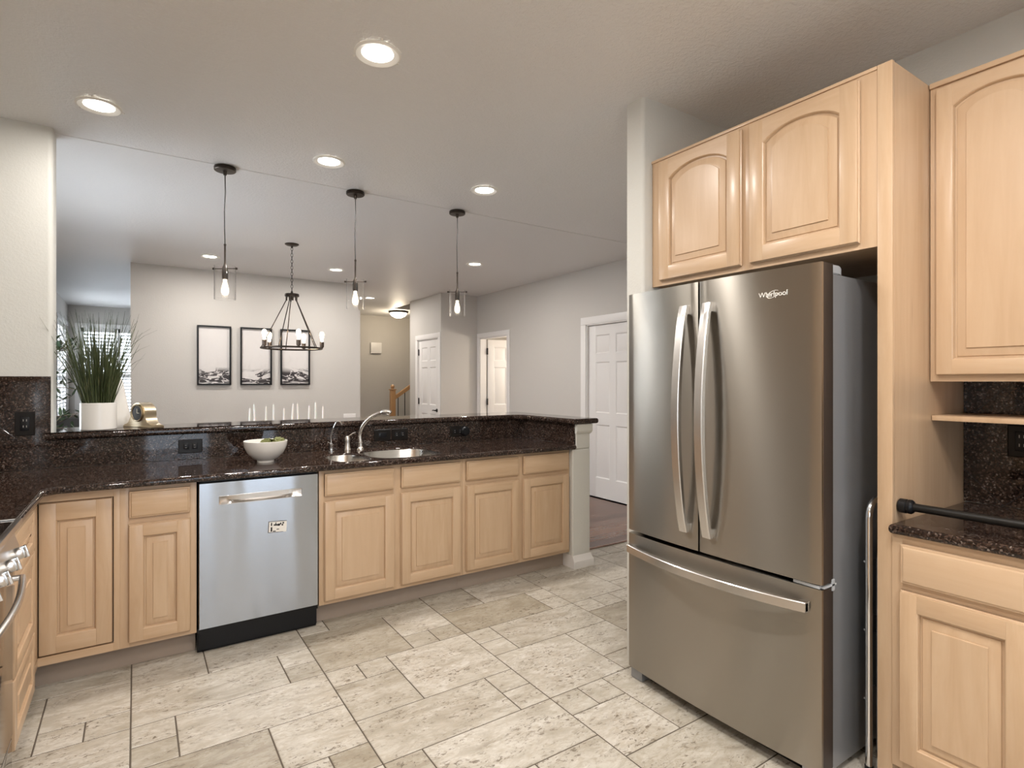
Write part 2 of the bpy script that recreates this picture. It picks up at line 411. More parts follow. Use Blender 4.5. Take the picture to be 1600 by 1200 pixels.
# closet block (door_1 faces left, blank face towards the viewer)
wall_x('wall_closet', 3.88, .1, 7.75, 8.92, [(7.84, 8.60, 0, 2.06)])
wall('wall_closet_front', 3.98, 7.75, XD + .1, 7.85)
wall('wall_closet_end', 3.98, 8.82, 5.6, 8.92)
# right dining wall with door openings
wall_x('wall_dining_right', XD, .12, 1.99, 7.75, [(4.30, 5.14, 0, 2.06), (6.88, 7.66, 0, 2.06)])
wall('wall_study', XD + .12, 6.3, 6.2, 6.4); wall('wall_study', XD + .12, 7.85, 6.2, 7.95); wall('wall_study', 6.2, 6.3, 6.3, 7.95)
struct('ceiling', G().box(XD + .12, 6.3, CH, 6.3, 7.95, CH + .1), M_CEILD); struct('floor', G().box(5.6, 6.3, -.1, 6.3, 7.95, 0), M_WOODF)
g = G().box(4.0, 8.9, CH + .1, 4.0, 9.9, 5).box(3.98, 8.82, CH, 3.985, 9.91, 4.6).box(5.6, 8.82, CH, 5.7, 9.91, 4.6).box(3.98, 8.82, CH + .1, 5.7, 8.83, 4.6).box(3.98, 9.91, CH + .1, 5.7, 9.95, 4.6).box(3.98, 8.82, 4.6, 5.7, 9.95, 4.7)
struct('wall_stairwell', g, M_WALL)
wall('wall_closet_inner', 5.2, 4.2, 5.3, 5.24); wall('wall_closet_inner', XD + .12, 4.2, 5.2, 4.29); wall('wall_closet_inner', XD + .12, 5.15, 5.2, 5.24)
struct('ceiling', G().box(XD + .12, 4.2, 2.4, 5.3, 5.24, 2.5), M_CEILD)
# pony wall under the bar + post
g = G().box(-.37, 3.885, 0, 2.70, 4.02, 1.058).box(2.70, 3.30, 0, 2.83, 4.02, 1.058)
struct('wall_peninsula', g, M_WALLK, 'low wall carrying the raised granite bar')

def post():
    t = thing('bar_post', 'pale square post with white plinth at the open end of the peninsula', 'post', (2.75, 3.24, 0))
    g = G().box(-.085, -.06, 0, .085, .06, .874, .012, seg=4).box(-.05, -.06, .874, .085, .06, 1.058, .012, seg=4)
    part('shaft', g, M_WALLK, t)
    g = G()
    def ring(w, d, z): return [(-min(w, .087), -d, z), (w, -d, z), (w, d, z), (-min(w, .087), d, z)]
    g.loft([ring(.105, .08, 0), ring(.105, .08, .05), ring(.098, .073, .062), ring(.090, .065, .085), ring(.088, .063, .092)], cap1=True)
    part('plinth', g, M_TRIM, t, 'white moulded plinth', smooth=20)
    g = G()
    def r2(a, b, d, z): a = max(a, -.056); b = .085 + (b - .085) * .5; return [(a, -d, z), (b, -d, z), (b, d, z), (a, d, z)]
    g.loft([r2(-.052, .087, .062, .985), r2(-.066, .097, .072, .995), r2(-.070, .103, .078, 1.01), r2(-.070, .103, .078, 1.058)], cap0=True)
    part('capital', g, M_WALLK, t, 'moulded cap under the bar top', smooth=20)
post()

# --- granite
cn = curve_slab('countertop', [[(XL + .005, 2.478), (-.325, 2.478), (-.325, 3.115), (-.285, 3.165), (2.688, 3.165), (2.688, 3.868), (XL + .005, 3.868)],
      # sink cut-outs (large right bowl, smaller left bowl)
      [(1.452 + .240 * math.copysign(abs(math.cos(a)) ** .62, math.cos(a)), 3.483 + .242 * math.copysign(abs(math.sin(a)) ** .62, math.sin(a))) for a in [k * 2 * PI / 48 for k in range(48)]],
      [(1.080 + .112 * math.copysign(abs(math.cos(a)) ** .7, math.cos(a)), 3.440 + .205 * math.copysign(abs(math.sin(a)) ** .7, math.sin(a))) for a in [k * 2 * PI / 48 for k in range(48)]]],
      .875, .908, .013, M_GRAN)
o = bpy.data.objects.new('countertop', cn); COL.objects.link(o)
tag(o, 'polished dark brown granite countertop running round the sink and along the peninsula', 'countertop')
cn = curve_slab('granite_bar', [[(-.413, 3.855), (2.60, 3.855), (2.655, 3.80), (2.655, 3.15), (2.89, 3.15), (2.89, 4.25), (-.36, 4.25), (-.36, 3.869), (-.413, 3.869)]], 1.060, 1.100, .014, M_GRAN)
o = bpy.data.objects.new('granite_bar', cn); COL.objects.link(o)
tag(o, 'raised L shaped granite bar top with the potted grass standing on it', 'bar top')
cn = curve_slab('countertop', [[(2.045, -.42), (2.045, .842), (2.685, .842), (2.685, -.42)]], .875, .908, .013, M_GRAN)
o = bpy.data.objects.new('countertop', cn); COL.objects.link(o)
tag(o, 'short granite countertop right of the tall cabinet panel under the black rod', 'countertop')
g = G().box(XL + .001, 3.870, .908, -.378, 3.884, 1.40, .001).box(-.378, 3.870, .908, 2.699, 3.884, 1.059)
solo('backsplash', g, M_GTILE, 'dark granite tile backsplash laid diagonally behind the sink counter', 'backsplash', smooth=0)
g = G().box(2.685, 3.19, .908, 2.699, 3.870, 1.059, .001)
solo('backsplash', g, M_GTILER, 'granite end splash on the inside of the short bar return', 'backsplash', smooth=0)
g = G().box(2.686, -.42, .908, 2.699, .842, 1.372)
solo('backsplash', g, M_GTILER, 'dark granite tile backsplash behind the right counter shelf', 'backsplash', smooth=0)

# ================================================================== CABINETS
def outline(x0, z0, x1, z1, off, arch, y, n=16):
    """opening outline inset by off; arch = rise of the curved top (0 = straight)"""
    x0 += off; x1 -= off; z0 += off; zt = z1 - off
    if not arch: return [(x0, y, z0), (x1, y, z0), (x1, y, zt), (x0, y, zt)]
    xc, hw = (x0 + x1) / 2, (x1 - x0) / 2; pts = [(x0, y, z0), (x1, y, z0)]
    for k in range(n + 1):
        u = 1 - 2 * k / n
        pts.append((xc + hw * u, y, zt - arch * (1 - math.sqrt(max(0, 1 - (u * .86) ** 2))) / (1 - math.sqrt(1 - .86 ** 2))))
    return pts
def panel_door(x0, z0, x1, z1, yb=0.0, th=.02, arch=0, st=.055, rail=.055, toprail=None):
    """raised panel door; front faces -y. returns (frame G, panel G)"""
    if yb == 0: yb = -.0035
    tr = toprail or rail; y = yb - th; f = G()
    ox0, ox1, oz0, oz1 = x0 + st, x1 - st, z0 + rail, z1 - tr
    b = .003
    f.box(x0, y, z0, ox0, yb, z1, b); f.box(ox1, y, z0, x1, yb, z1, b)
    f.box(ox0 - .001, y, z0, ox1 + .001, yb, oz0, .0025, mi=1)
    if arch:
        top = [(p[0], p[2]) for p in outline(ox0, oz0, ox1, oz1, 0, arch, 0)[2:]]
        f.prism([(ox1 + .001, z1 - .001)] + [(ox1 + .001, top[0][1])] + top[1:-1] + [(ox0 - .001, top[-1][1]), (ox0 - .001, z1 - .001)], y + .0006, yb, 'y', mi=1)
    else: f.box(ox0 - .001, y, oz1, ox1 + .001, yb, z1, .0025, mi=1)
    O = lambda off, yy: outline(ox0, oz0, ox1, oz1, off, arch, yy)
    f.loft([O(-.0005, y + .0008), O(.002, y + .003), O(.005, y + .0135)])
    # outer ogee lip
    f.loft([outline(x0, z0, x1, z1, 0.0, 0, yb), outline(x0, z0, x1, z1, -.003, 0, yb), outline(x0, z0, x1, z1, -.003, 0, yb - .006), outline(x0, z0, x1, z1, 0, 0, yb - .009)])
    p = G(); p.loft([O(.004, y + .015), O(.0105, y + .015), O(.0125, y + .0115), O(.034, y + .006), O(.039, y + .0058), O(.0402, y + .001), O(.046, y + .001)], cap1=True)
    return f, p
def add_door(t, x0, z0, x1, z1, **k):
    f, p = panel_door(x0, z0, x1, z1, **k)
    d = part('door', f, [WV, WH], t, smooth=25); part('raised_panel', p, WV, d, smooth=25); return d
def add_drawer(t, x0, z0, x1, z1, yb=0.0, label=None):
    g = G(); O = lambda off, yy: outline(x0, z0, x1, z1, off, 0, yy)
    yb -= .0035; g.loft([O(.006, yb + .003), O(0, yb), O(0, yb - .012), O(.0015, yb - .014), O(.006, yb - .0145), O(.009, yb - .019), O(.012, yb - .02)], cap1=True)
    return part('drawer', g, WH, t, label, smooth=25)
def base_cab(name, label, loc, rz, w, depth, stiles, rails, toe=True, h=.875, hollow=False):
    """face frame at y=0 looking -y; stiles/rails are spans"""
    t = thing(name, label, 'cabinet', loc, rz, None)
    g = G().box(0.0005, .019, .114, w - .0005, depth, h - .001)
    if hollow: g = G().box(.0005, .019, .114, .016, depth, h - .001).box(w - .016, .019, .114, w - .0005, depth, h - .001).box(.016, .019, .114, w - .016, depth, .13).box(.016, depth - .006, .13, w - .016, depth, h - .001)
    part('carcass', g, WSIDE, t)
    f = G()
    for a, b in stiles: f.box(a, 0, .114, b, .0195, h, .0008)
    for a, b in rails: f.box(.001, .0004, a, w - .001, .0192, b, 0, mi=1)
    part('face_frame', f, [WV, WH], t)
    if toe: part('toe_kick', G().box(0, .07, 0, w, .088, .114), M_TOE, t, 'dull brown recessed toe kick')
    return t
YF = 3.22
# lazy-susan corner cabinet
t = thing('corner_cabinet', 'corner base cabinet with inset folding door outlined by a dark gap', 'cabinet', (-.36, YF, 0))
g = G().box(.004, .019, .114, .297, .645, .874).box(-.635, -.265, .114, -.019, .645, .874)
part('carcass', g, M_GAPSHADE, t, 'near black carcass standing for shade in the door gap')
g = G().box(.274, 0, .114, .297, .0195, .875, .001).box(0, 0, .836, .274, .0193, .875, 0, mi=1).box(0, 0, .114, .274, .0193, .150, 0, mi=1)
g.box(-.0195, -.265, .836, 0, .0193, .875, 0, mi=1).box(-.0195, -.265, .114, 0, 0.0193, .150, 0, mi=1)
part('face_frame', g, [WV, WH], t)
d = add_door(t, .004, .157, .267, .829, yb=.019, th=.020, st=.060, rail=.075, toprail=.078)
f, p = panel_door(.003, .157, .259, .829, yb=.019, th=.020, st=.055, rail=.075)
for k in (f, p): bmesh.ops.transform(k.bm, matrix=Matrix.Translation((0, -.265, 0)) @ Matrix.Rotation(R(90), 4, 'Z'), verts=k.bm.verts)
d = part('door', f, [WV, WH], t, smooth=25); part('raised_panel', p, WV, d, smooth=25)
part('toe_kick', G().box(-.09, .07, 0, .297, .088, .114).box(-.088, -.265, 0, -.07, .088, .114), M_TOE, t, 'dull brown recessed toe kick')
# drawer + door cabinet left of the dishwasher
t = base_cab('base_cabinet', 'narrow maple base cabinet with one drawer directly left of the dishwasher', (-.063, YF, 0), 0, .316, .64, [(0, .0365), (.287, .316)], [(.114, .14), (.695, .725), (.853, .875)])
add_drawer(t, .037, .727, .286, .853, label='pale drawer front with brown mineral streak'); add_door(t, .037, .142, .286, .693)
# sink base
t = base_cab('base_cabinet', 'two door maple cabinet under the sink, right of the dishwasher', (.853, YF, 0), 0, .914, .64, [(0, .028), (.438, .486), (.891, .914)], [(.114, .14), (.695, .725), (.853, .875)], hollow=True)
add_drawer(t, .029, .727, .438, .853); add_drawer(t, .487, .727, .891, .853)
add_door(t, .029, .142, .438, .693); add_door(t, .487, .142, .891, .693)
# end base
t = base_cab('base_cabinet', 'two door maple cabinet at the end of the peninsula beside the pale post', (1.768, YF, 0), 0, .897, .64, [(0, .023), (.433, .476), (.878, .897)], [(.114, .14), (.695, .725), (.853, .875)])
add_drawer(t, .023, .727, .433, .853); add_drawer(t, .476, .727, .878, .853)
add_door(t, .023, .142, .433, .693); add_door(t, .476, .142, .878, .693)
# left run three-drawer cabinet beside the range
t = base_cab('drawer_cabinet', 'maple three drawer cabinet seen edge on beside the range', (-.36, 2.478, 0), R(90), .475, .63, [(0, .02), (.455, .475)], [(.114, .135), (.364, .376), (.69, .706), (.853, .875)])
for a, b in ((.133, .366), (.374, .692)):
    f, p = panel_door(.012, a, .463, b, st=.05, rail=.045); d = part('drawer', f, [WV, WH], t, smooth=25); part('raised_panel', p, WH, d, smooth=25)
f, p = panel_door(.012, .704, .463, .853, st=.05, rail=.032); d = part('drawer', f, [WV, WH], t, smooth=25); part('raised_panel', p, WH, d, smooth=25)
# right base cabinet
t = base_cab('base_cabinet', 'maple base cabinet with wide drawer under the right counter', (2.07, .842, 0), R(-90), 1.25, .62, [(0, .030), (.345, .39), (.70, .745), (1.06, 1.25)], [(.114, .148), (.694, .722), (.845, .875)])
add_drawer(t, .031, .722, .345, .846); add_drawer(t, .39, .722, .70, .846)
add_door(t, .031, .15, .345, .694, st=.048); add_door(t, .39, .15, .70, .694, st=.048)
add_drawer(t, .745, .722, 1.06, .846); add_door(t, .745, .15, 1.06, .694, st=.048)
# tall end panel
t = thing('end_panel', 'tall maple end panel standing between the refrigerator and the right counter', 'cabinet panel', (2.075, .888, 0), R(-90))
part('panel', G().box(.001, .018, 0, .044, .624, 2.434), WSIDE, t); part('face_strip', G().box(0, 0, 0, .045, .0185, 2.436, .0012), WV, t)
# cabinet over the fridge
t = thing('wall_cabinet', 'two door maple cabinet with arched panels mounted above the refrigerator', 'cabinet', (2.08, 1.884, 1.828), R(-90))
part('carcass', G().box(.001, .019, .012, .994, .619, .605).box(.001, .019, 0, .014, .619, .012).box(.975, .019, 0, .994, .619, .012), WSIDE, t)
g = G()
for a, b in ((0, .058), (.483, .533), (.938, .995)): g.box(a, 0, 0, b, .0195, .606, .0008)
for a, b in ((0, .03), (.57, .606)): g.box(.001, .0004, a, .994, .0192, b, mi=1)
g.box(-.001, -.006, .596, .995, .012, .608, .002, mi=1)
part('face_frame', g, [WV, WH], t)
add_door(t, .058, .024, .485, .580, arch=.045, st=.058, rail=.06, toprail=.045); add_door(t, .531, .024, .939, .580, arch=.045, st=.058, rail=.06, toprail=.045)
# right wall cabinet
t = thing('wall_cabinet', 'tall maple wall cabinet with arched door panels right of the end panel', 'cabinet', (2.37, .841, 1.372), R(-90))
part('carcass', G().box(.001, .019, .0, 1.12, .328, 1.06), WSIDE, t)
g = G()
for a, b in ((0, .025), (.355, .40), (.735, .78), (1.10, 1.12)): g.box(a, 0, 0, b, .0195, 1.062, .0008)
for a, b in ((0, .03), (1.02, 1.062)): g.box(.001, .0004, a, 1.119, .0192, b, mi=1)
g.box(-.0, -.010, 1.045, 1.12, .012, 1.064, .003, mi=1)
part('face_frame', g, [WV, WH], t)
for a in (.025, .40, .78): add_door(t, a, .025, a + (.333 if a < .7 else .32), 1.03, arch=.035, st=.047, rail=.05, toprail=.04)
g = G().box(2.385, -.30, 1.232, 2.686, .842, 1.250, .002)
solo('open_shelf', g, WH, 'thin maple shelf below the right wall cabinet, above the counter', 'shelf')
# far end support of shelf / rod, beyond the frame
t = thing('end_panel', 'tall maple end panel closing the right cabinet run', 'cabinet panel', (2.075, -.421, 0), R(-90))
part('panel', G().box(0, 0, 0, .044, .624, 2.434, .001), WSIDE, t)

l1 = bpy.data.objects['drawer_cabinet']  # unseen left wall cabinets and counter, added for the refrigerator to reflect
for k in range(3): dup(l1, (-.36, 1.235 - k * .478, 0), label='maple three drawer cabinet along the left wall beyond the range, unseen, added for reflections')['group'] = 'left wall cabinets beyond the range'
cn = curve_slab('countertop', [[(XL + .005, .275), (-.325, .275), (-.325, 1.712), (XL + .005, 1.712)]], .875, .908, .013, M_GRAN)
o = bpy.data.objects.new('countertop', cn); COL.objects.link(o); tag(o, 'granite countertop on the near side of the range at the left wall, unseen, added for reflections', 'countertop')
wc = bpy.data.objects['wall_cabinet.001']
dup(wc, (-.67, .56, 1.372), R(90), label='maple wall cabinet with three doors hanging on the left wall near the range, unseen, added for reflections')
dup(bpy.data.objects['wall_cabinet'], (-.67, 1.70, 1.83), R(90), label='two door maple wall cabinet above the range on the left wall, unseen, added for reflections').scale = (.9, .54, 1)
# ================================================================== DISHWASHER
def dishwasher():
    t = thing('dishwasher', 'stainless steel dishwasher with pocket handle between the maple cabinets', 'dishwasher', (.2575, 3.195, 0))
    w = .588
    part('tub', G().box(.004, .03, .02, w - .004, .60, .868), M_BLKP, t)
    g = G(); y = 0
    hx0, hx1, hz0, hz1 = .093, .497, .747, .790
    # door skin with a pocket cut in
    xs = [0.003, .006, hx0, hx1, w - .006, w - .003]; zs = [.130, .133, hz0, hz1, .860, .863]
    for i in range(5):
        for j in range(5):
            if i == 2 and j == 2: continue
            def P(a, b): 
                yy = .004 if (a in (xs[0], xs[-1]) or b in (zs[0], zs[-1])) else 0
                return (a, yy, b)
            g.face([P(xs[i], zs[j]), P(xs[i + 1], zs[j]), P(xs[i + 1], zs[j + 1]), P(xs[i], zs[j + 1])])
    O = lambda off, yy: outline(.003, .130, w - .003, .863, off, 0, yy)
    g.loft([O(0, .028), O(0, .004)])
    bmesh.ops.remove_doubles(g.bm, verts=g.bm.verts, dist=.0001)
    d = part('door', g, M_SSD, t, smooth=20)
    g = G(); n = 12
    rings = []
    for k in range(n + 1):
        x = hx0 + (hx1 - hx0) * k / n; e = 1 - abs(2 * k / n - 1) ** 4
        rings.append([(x, 0, hz1), (x, .006 + .022 * e, hz1 - .001), (x, .006 + .024 * e, hz1 - .012 - .02 * e), (x, .002, hz0)])
    g.loft(rings, closed=False); 
    g.tube([(hx0, -.001, hz0), (hx1, -.001, hz0), (hx1, -.001, hz1), (hx0, -.001, hz1)], .0018, 6, closed=True)
    part('pocket_handle', g, M_SSH, d, 'recessed pocket handle')
    g = G().box(.0, .055, 0, w, .075, .130).box(0, .02, .105, w, .06, .130)
    part('toe_panel', g, M_BLKP, t, 'black toe panel')
    # magnet card
    g = G(); M = Matrix.Translation((.372, -.0014, .598)) @ Matrix.Rotation(R(3), 4, 'Y')
    g.box(-.046, -.001, -.030, .046, .001, .030, M=M)
    g.box(-.046, -.0016, .0275, .046, .0, .030, mi=1, M=M); g.box(-.046, -.0016, -.03, -.0435, 0, .03, mi=1, M=M); g.box(-.046, -.0016, -.03, .03, 0, -.028, mi=1, M=M)
    for (a, b, c, d2) in ((-.034, .006, -.028, .022), (-.034, -.024, -.026, -.001), (-.020, .006, .004, .013), (-.012, .011, -.007, .022), (.0, .004, .012, .015), (.012, .010, .018, .020), (.020, .004, .028, .012), (.024, .014, .032, .022), (-.004, -.016, .008, -.012), (-.022, -.026, -.008, -.021)):
        g.box(a, -.0017, b, c, 0, d2, mi=1, M=M)
    part('clean_sign', g, [M_CER, M_BLKP], t, 'small white card with dark lettering')
dishwasher()

# ================================================================== REFRIGERATOR
def fridge():
    Wd = .888
    t = thing('refrigerator', 'stainless steel french door refrigerator with bottom freezer drawer', 'refrigerator', (1.905, 1.872, 0), R(-90))
    bow = lambda x: -.020 * (1 - ((x - Wd / 2) / (Wd / 2)) ** 2)
    def slab(x0, x1, z0, z1, n=20):
        pts = []
        for k in range(n + 1):
            x = x0 + (x1 - x0) * k / n
            pts.append((x, bow(x)))
        e = .006
        front = [(x0, bow(x0) + e * 1.6), (x0 + e * .25, bow(x0) + e * .4)] + pts[1:-1] + [(x1 - e * .25, bow(x1) + e * .4), (x1, bow(x1) + e * 1.6)]
        poly = front + [(x1, .072), (x0, .072)]
        g = G().prism(poly, z0, z1, 'z', bev=0)
        for f in g.bm.faces:
            c = f.calc_center_median()
            if c.y > .012 and abs(f.normal.z) < .5: f.material_index = 1
        return g
    part('cabinet_body', G().box(.012, .092, .028, Wd - .012, .76, 1.745, .006), M_FSIDE, t, 'grey painted side of the body')
    part('gasket', G().box(.02, .070, .06, Wd - .02, .094, 1.74), M_BLKP, t)
    dl = part('door', slab(0, .4055, .688, 1.774), [M_SS, M_DSIDE], t, smooth=40)
    dr = part('door', slab(.4105, Wd, .688, 1.774), [M_SS, M_DSIDE], t, smooth=40)
    fz = part('freezer_drawer', slab(0, Wd, .055, .672, 30), [M_SS, M_DSIDE], t, smooth=40)
    def vhandle(xc, parent):
        g = G(); z0, z1 = .757, 1.682; n = 20; rings = []
        for k in range(n + 1):
            u = k / n; z = z0 + (z1 - z0) * u; b = math.sin(PI * u) ** .8
            yo = bow(xc) - .026 - .052 * b; yi = yo + .016 + .004 * b; hw = .019
            rings.append([(xc - hw, yo + .003, z), (xc - hw + .003, yo, z), (xc + hw - .003, yo, z), (xc + hw, yo + .003, z), (xc + hw, yi, z), (xc - hw, yi, z)])
        g.loft(rings, True, True); bmesh.ops.recalc_face_normals(g.bm, faces=g.bm.faces[:])
        for za, zb in ((z0, z0 + .035), (z1 - .035, z1)): g.box(xc - .018, bow(xc) - .022, za, xc + .018, bow(xc) + .004, zb, .002)
        part('handle', g, M_SSH, parent, 'bowed vertical bar handle')
    vhandle(.348, dl); vhandle(.462, dr)
    g = G(); x0, x1 = .014, .846; n = 24; rings = []
    for k in range(n + 1):
        u = k / n; x = x0 + (x1 - x0) * u; b = math.sin(PI * u) ** .8
        yo = bow(x) - .024 - .045 * b; yi = yo + .018; z = .606
        rings.append([(x, yo + .003, z - .018), (x, yi, z - .018), (x, yi, z + .018), (x, yo + .003, z + .018), (x, yo, z + .015), (x, yo, z - .015)])
    g.loft(rings, True, True); bmesh.ops.recalc_face_normals(g.bm, faces=g.bm.faces[:])
    for a, b in ((x0, x0 + .03), (x1 - .03, x1)): g.box(a, bow(a) - .020, .5905, b, bow(a) + .006, .6215, .002)
    part('handle', g, M_SSH, fz, 'bowed horizontal bar handle')
    for xa, xb in ((.012, .085), (.80, .878)):
        part('hinge_cover', G().prism([(xa, .025), (xb, .025), (xb, .14), (xb - .02, .19), (xa + .02, .19), (xa, .14)], 1.745, 1.776, 'z', bev=.003), M_GREYP, t)
    part('hinge', G().box(Wd - .10, .002, .674, Wd - .01, .06, .684).box(Wd - .025, .01, .676, Wd + .003, .09, .682).box(Wd - .002, .062, .660, Wd + .003, .078, .698), M_GREYP, t)
    part('foot', G().box(.005, .01, 0, .075, .09, .052, .008), M_FSIDE, t, 'grey levelling foot cover'); part('foot', G().box(Wd - .075, .01, 0, Wd - .005, .09, .052, .008), M_GREYP, t)
    part('base_grille', G().box(.08, .06, .0, Wd - .08, .075, .05), M_BLKP, t)
    me = text_mesh('Whirlpool', .026, .0006, M_CER); o = part('logo', me, None, t); o.location = (.722, bow(.722) - .0012, 1.684); o.rotation_euler = (0, 0, R(1.0))
    g = G(); pts = []
    for k in range(24):
        a = k / 23 * 2 * PI * .86 + .5; pts.append((.722 + .021 * math.cos(a) + .004 * math.sin(a), bow(.722) - .0016, 1.684 + .0125 * math.sin(a) + .004 * math.cos(a)))
    g.tube(pts, [.0004 + .0011 * math.sin(PI * k / 23) for k in range(24)], 6); part('logo_swoosh', g, M_CER, t)
fridge()

# step stool folded beside the fridge
def stool():
    t = thing('step_stool', 'folded metal step stool stored in the gap right of the refrigerator', 'step stool', (2.13, .938, 0), R(-90))
    def U(y, top, w, r, z0=.012):
        pts = [(0, y, z0)]; pts += [(0, y, top - .06)]
        for k in range(1, 7): a = k / 6 * PI / 2; pts.append((0, y + .06 * (1 - math.cos(a)), top - .06 + .06 * math.sin(a)))
        for k in range(0, 7): a = k / 6 * PI / 2; pts.append((0, y + w - .06 + .06 * math.sin(a), top - .06 + .06 * math.cos(a)))
        pts.append((0, y + w, z0)); return G().tube(pts, r, 12)
    part('frame', U(0, .955, .40, .0115), M_CHROME, t); g = U(.035, .80, .33, .009)
    bmesh.ops.translate(g.bm, vec=(.018, 0, 0), verts=g.bm.verts); part('rear_frame', g, M_CHROME, t)
    for z in (.30, .55): part('step', G().box(-.008, .03, z, .010, .37, z + .19, .004), M_BLKP, t)
    for z in (.26, .50, .74): part('rivet', G().cyl((-.0112, 0, z), (-.016, 0, z), .004, n=8), M_CHROME, t)
    for y in (0, .40): part('rubber_foot', G().cyl((0, y, 0), (0, y, .03), .014, n=12), M_BLKP, t)
stool()

# black rod resting on the right counter edge
t = thing('tension_rod', 'black telescoping rod wedged above the right counter against the maple panel', 'rod', (2.125, .842, .958), 0)
part('tube', G().cyl((0, -.04, 0), (0, -.62, 0), .0135).cyl((0, -.60, 0), (0, -1.23, 0), .0115), M_BLKM, t)
part('end_cap', G().lathe([(0, 0), (.020, 0), (.0235, .003), (.0235, .022), (.021, .024), (.021, .027), (.0235, .029), (.0235, .036), (.019, .042), (.014, .044)], M=Matrix.Rotation(R(90), 4, 'X')), M_BLKP, t, 'ribbed rubber end cap')
part('end_cap', G().lathe([(0, 0), (.0235, .003), (.0235, .036), (.014, .044)], M=Matrix.Translation((0, -1.262, 0)) @ Matrix.Rotation(R(-90), 4, 'X')), M_BLKP, t)

# ================================================================== RANGE
def stove():
    t = thing('range', 'black glass and stainless range at the left edge beside the drawer cabinet', 'range', (-.345, 1.715, 0), R(90))
    w = .758
    part('body', G().box(0.002, .03, .03, w - .002, .64, .905), M_BLKP, t)
    part('oven_door', G().box(.003, -.006, .20, w - .003, .03, .765, .004), M_BLKG, t, 'mirror black glass oven door')
    part('storage_drawer', G().box(.003, -.004, .06, w - .003, .03, .192, .004), M_BLKG, t)
    part('control_panel', G().prism([(-.012, .775), (-.030, .80), (-.004, .885), (.03, .905), (.03, .775)], .003, w - .003, 'x'), M_SSH, t, 'stainless control panel')
    g = G().prism([(x, y) for x, y in ((.0, -.02), (w, -.02), (w, .62), (0, .62))], .906, .914, 'z', bev=.002); part('cooktop', g, M_BLKG, t)
    part('cooktop_trim', G().box(0, -.030, .895, w, -.012, .918, .004).box(w - .02, -.02, .9145, w, .6, .9175, .001), M_SSH, t)
    g = G(); pts = [(.03, -.008, .725)]
    for k in range(17): u = k / 16; pts.append((.03 + (w - .06) * u, -.034 - .026 * math.sin(PI * u), .725))
    pts.append((w - .03, -.008, .725)); g.tube(pts, .010, 14)
    d = part('handle', g, M_SSH, t, 'bowed bar handle')
    for i in range(5):
        x = .08 + i * (w - .16) / 4
        M = Matrix.Translation((x, -.016, .812)) @ Matrix.Rotation(R(90 - 17), 4, 'X')
        k = part('knob', G().lathe([(0, .028), (.017, .028), (.019, .025), (.020, .008), (.025, .006), (.025, 0)], n=24, M=M), M_SSH, t, 'chrome burner knob')
        part('grip', G().box(-.0045, -.020, .025, .0045, .020, .040, .002, M=M), M_CHROME, k)
stove()

# ================================================================== SINK AND TAPS
t = thing('sink', 'undermount double bowl stainless sink set into the granite counter', 'sink', (1.33, 3.49, .897))
for (cx, cy, a, b, e, dp) in ((1.452, 3.483, .2385, .2405, .62, .22), (1.080, 3.440, .1105, .2035, .7, .19)):
    def ringp(s, z, cx=cx, cy=cy, a=a, b=b, e=e):
        return [(cx - 1.33 + (a - s) * math.copysign(abs(math.cos(q)) ** e, math.cos(q)), cy - 3.49 + (b - s) * math.copysign(abs(math.sin(q)) ** e, math.sin(q)), z) for q in [k * 2 * PI / 48 for k in range(48)]]
    g = G().loft([ringp(0, -.004), ringp(.0008, 0), ringp(.003, 0), ringp(.006, -.006), ringp(.012, -dp * .8), ringp(.03, -dp * .96), ringp(.07, -dp)], cap1=True)
    bmesh.ops.reverse_faces(g.bm, faces=g.bm.faces[:])
    bo = part('bowl', g, M_SINK, t); part('drain', G().lathe([(0, .002), (.03, .003), (.042, .004), (.044, .001)], c=(cx - 1.33, cy - 3.49, -dp)), M_CHROME, bo)

t = thing('faucet', 'brushed nickel arched kitchen faucet behind the sink divider', 'faucet', (1.272, 3.755, .908))
part('base', G().lathe([(.027, 0), (.027, .006), (.024, .014), (.017, .022), (.0155, .045), (.019, .047), (.019, .052), (.0145, .055)]), M_NICKEL, t)
sp = []; dx, dy = .60, -.80
prof = [(0, .05), (-.006, .085), (-.004, .12), (.012, .155), (.038, .19), (.073, .218), (.115, .240), (.155, .256), (.185, .262)]
pts = []
for i in range(len(prof) - 1):
    for k in range(4):
        u = k / 4; pts.append((prof[i][0] * (1 - u) + prof[i + 1][0] * u, prof[i][1] * (1 - u) + prof[i + 1][1] * u))
pts.append(prof[-1])
pts = [pts[0]] + [tuple((pts[max(i - 2, 0)][j] + pts[i - 1][j] + pts[i][j] + pts[min(i + 1, len(pts) - 1)][j] + pts[min(i + 2, len(pts) - 1)][j]) / 5 for j in (0, 1)) for i in range(1, len(pts))]
part('spout', G().tube([(dx * a, dy * a, z) for a, z in pts], [.0135 - .003 * i / len(pts) for i in range(len(pts))], 16), M_NICKEL, t)
part('spray_head', G().tube([(dx * a, dy * a, z) for a, z in ((.165, .258), (.175, .260), (.20, .262), (.232, .261), (.236, .257))], [.012, .016, .0165, .0145, .010], 16).cyl((dx * .21, dy * .21, .262), (dx * .215, dy * .215, .243), .012, n=16), M_NICKEL, t)
t = thing('faucet_valve', 'stubby nickel faucet lever valve standing between filter tap and faucet', 'faucet handle', (1.193, 3.79, .908))
part('body', G().lathe([(.026, 0), (.026, .007), (.022, .018), (.0195, .055), (.021, .070), (.0195, .086), (.011, .097), (0, .100)]), M_NICKEL, t)
part('lever', G().tube([(0, 0, .085), (.015, -.012, .100), (.032, -.022, .114), (.048, -.030, .118)], [.009, .006, .0055, .008], 12), M_NICKEL, t)
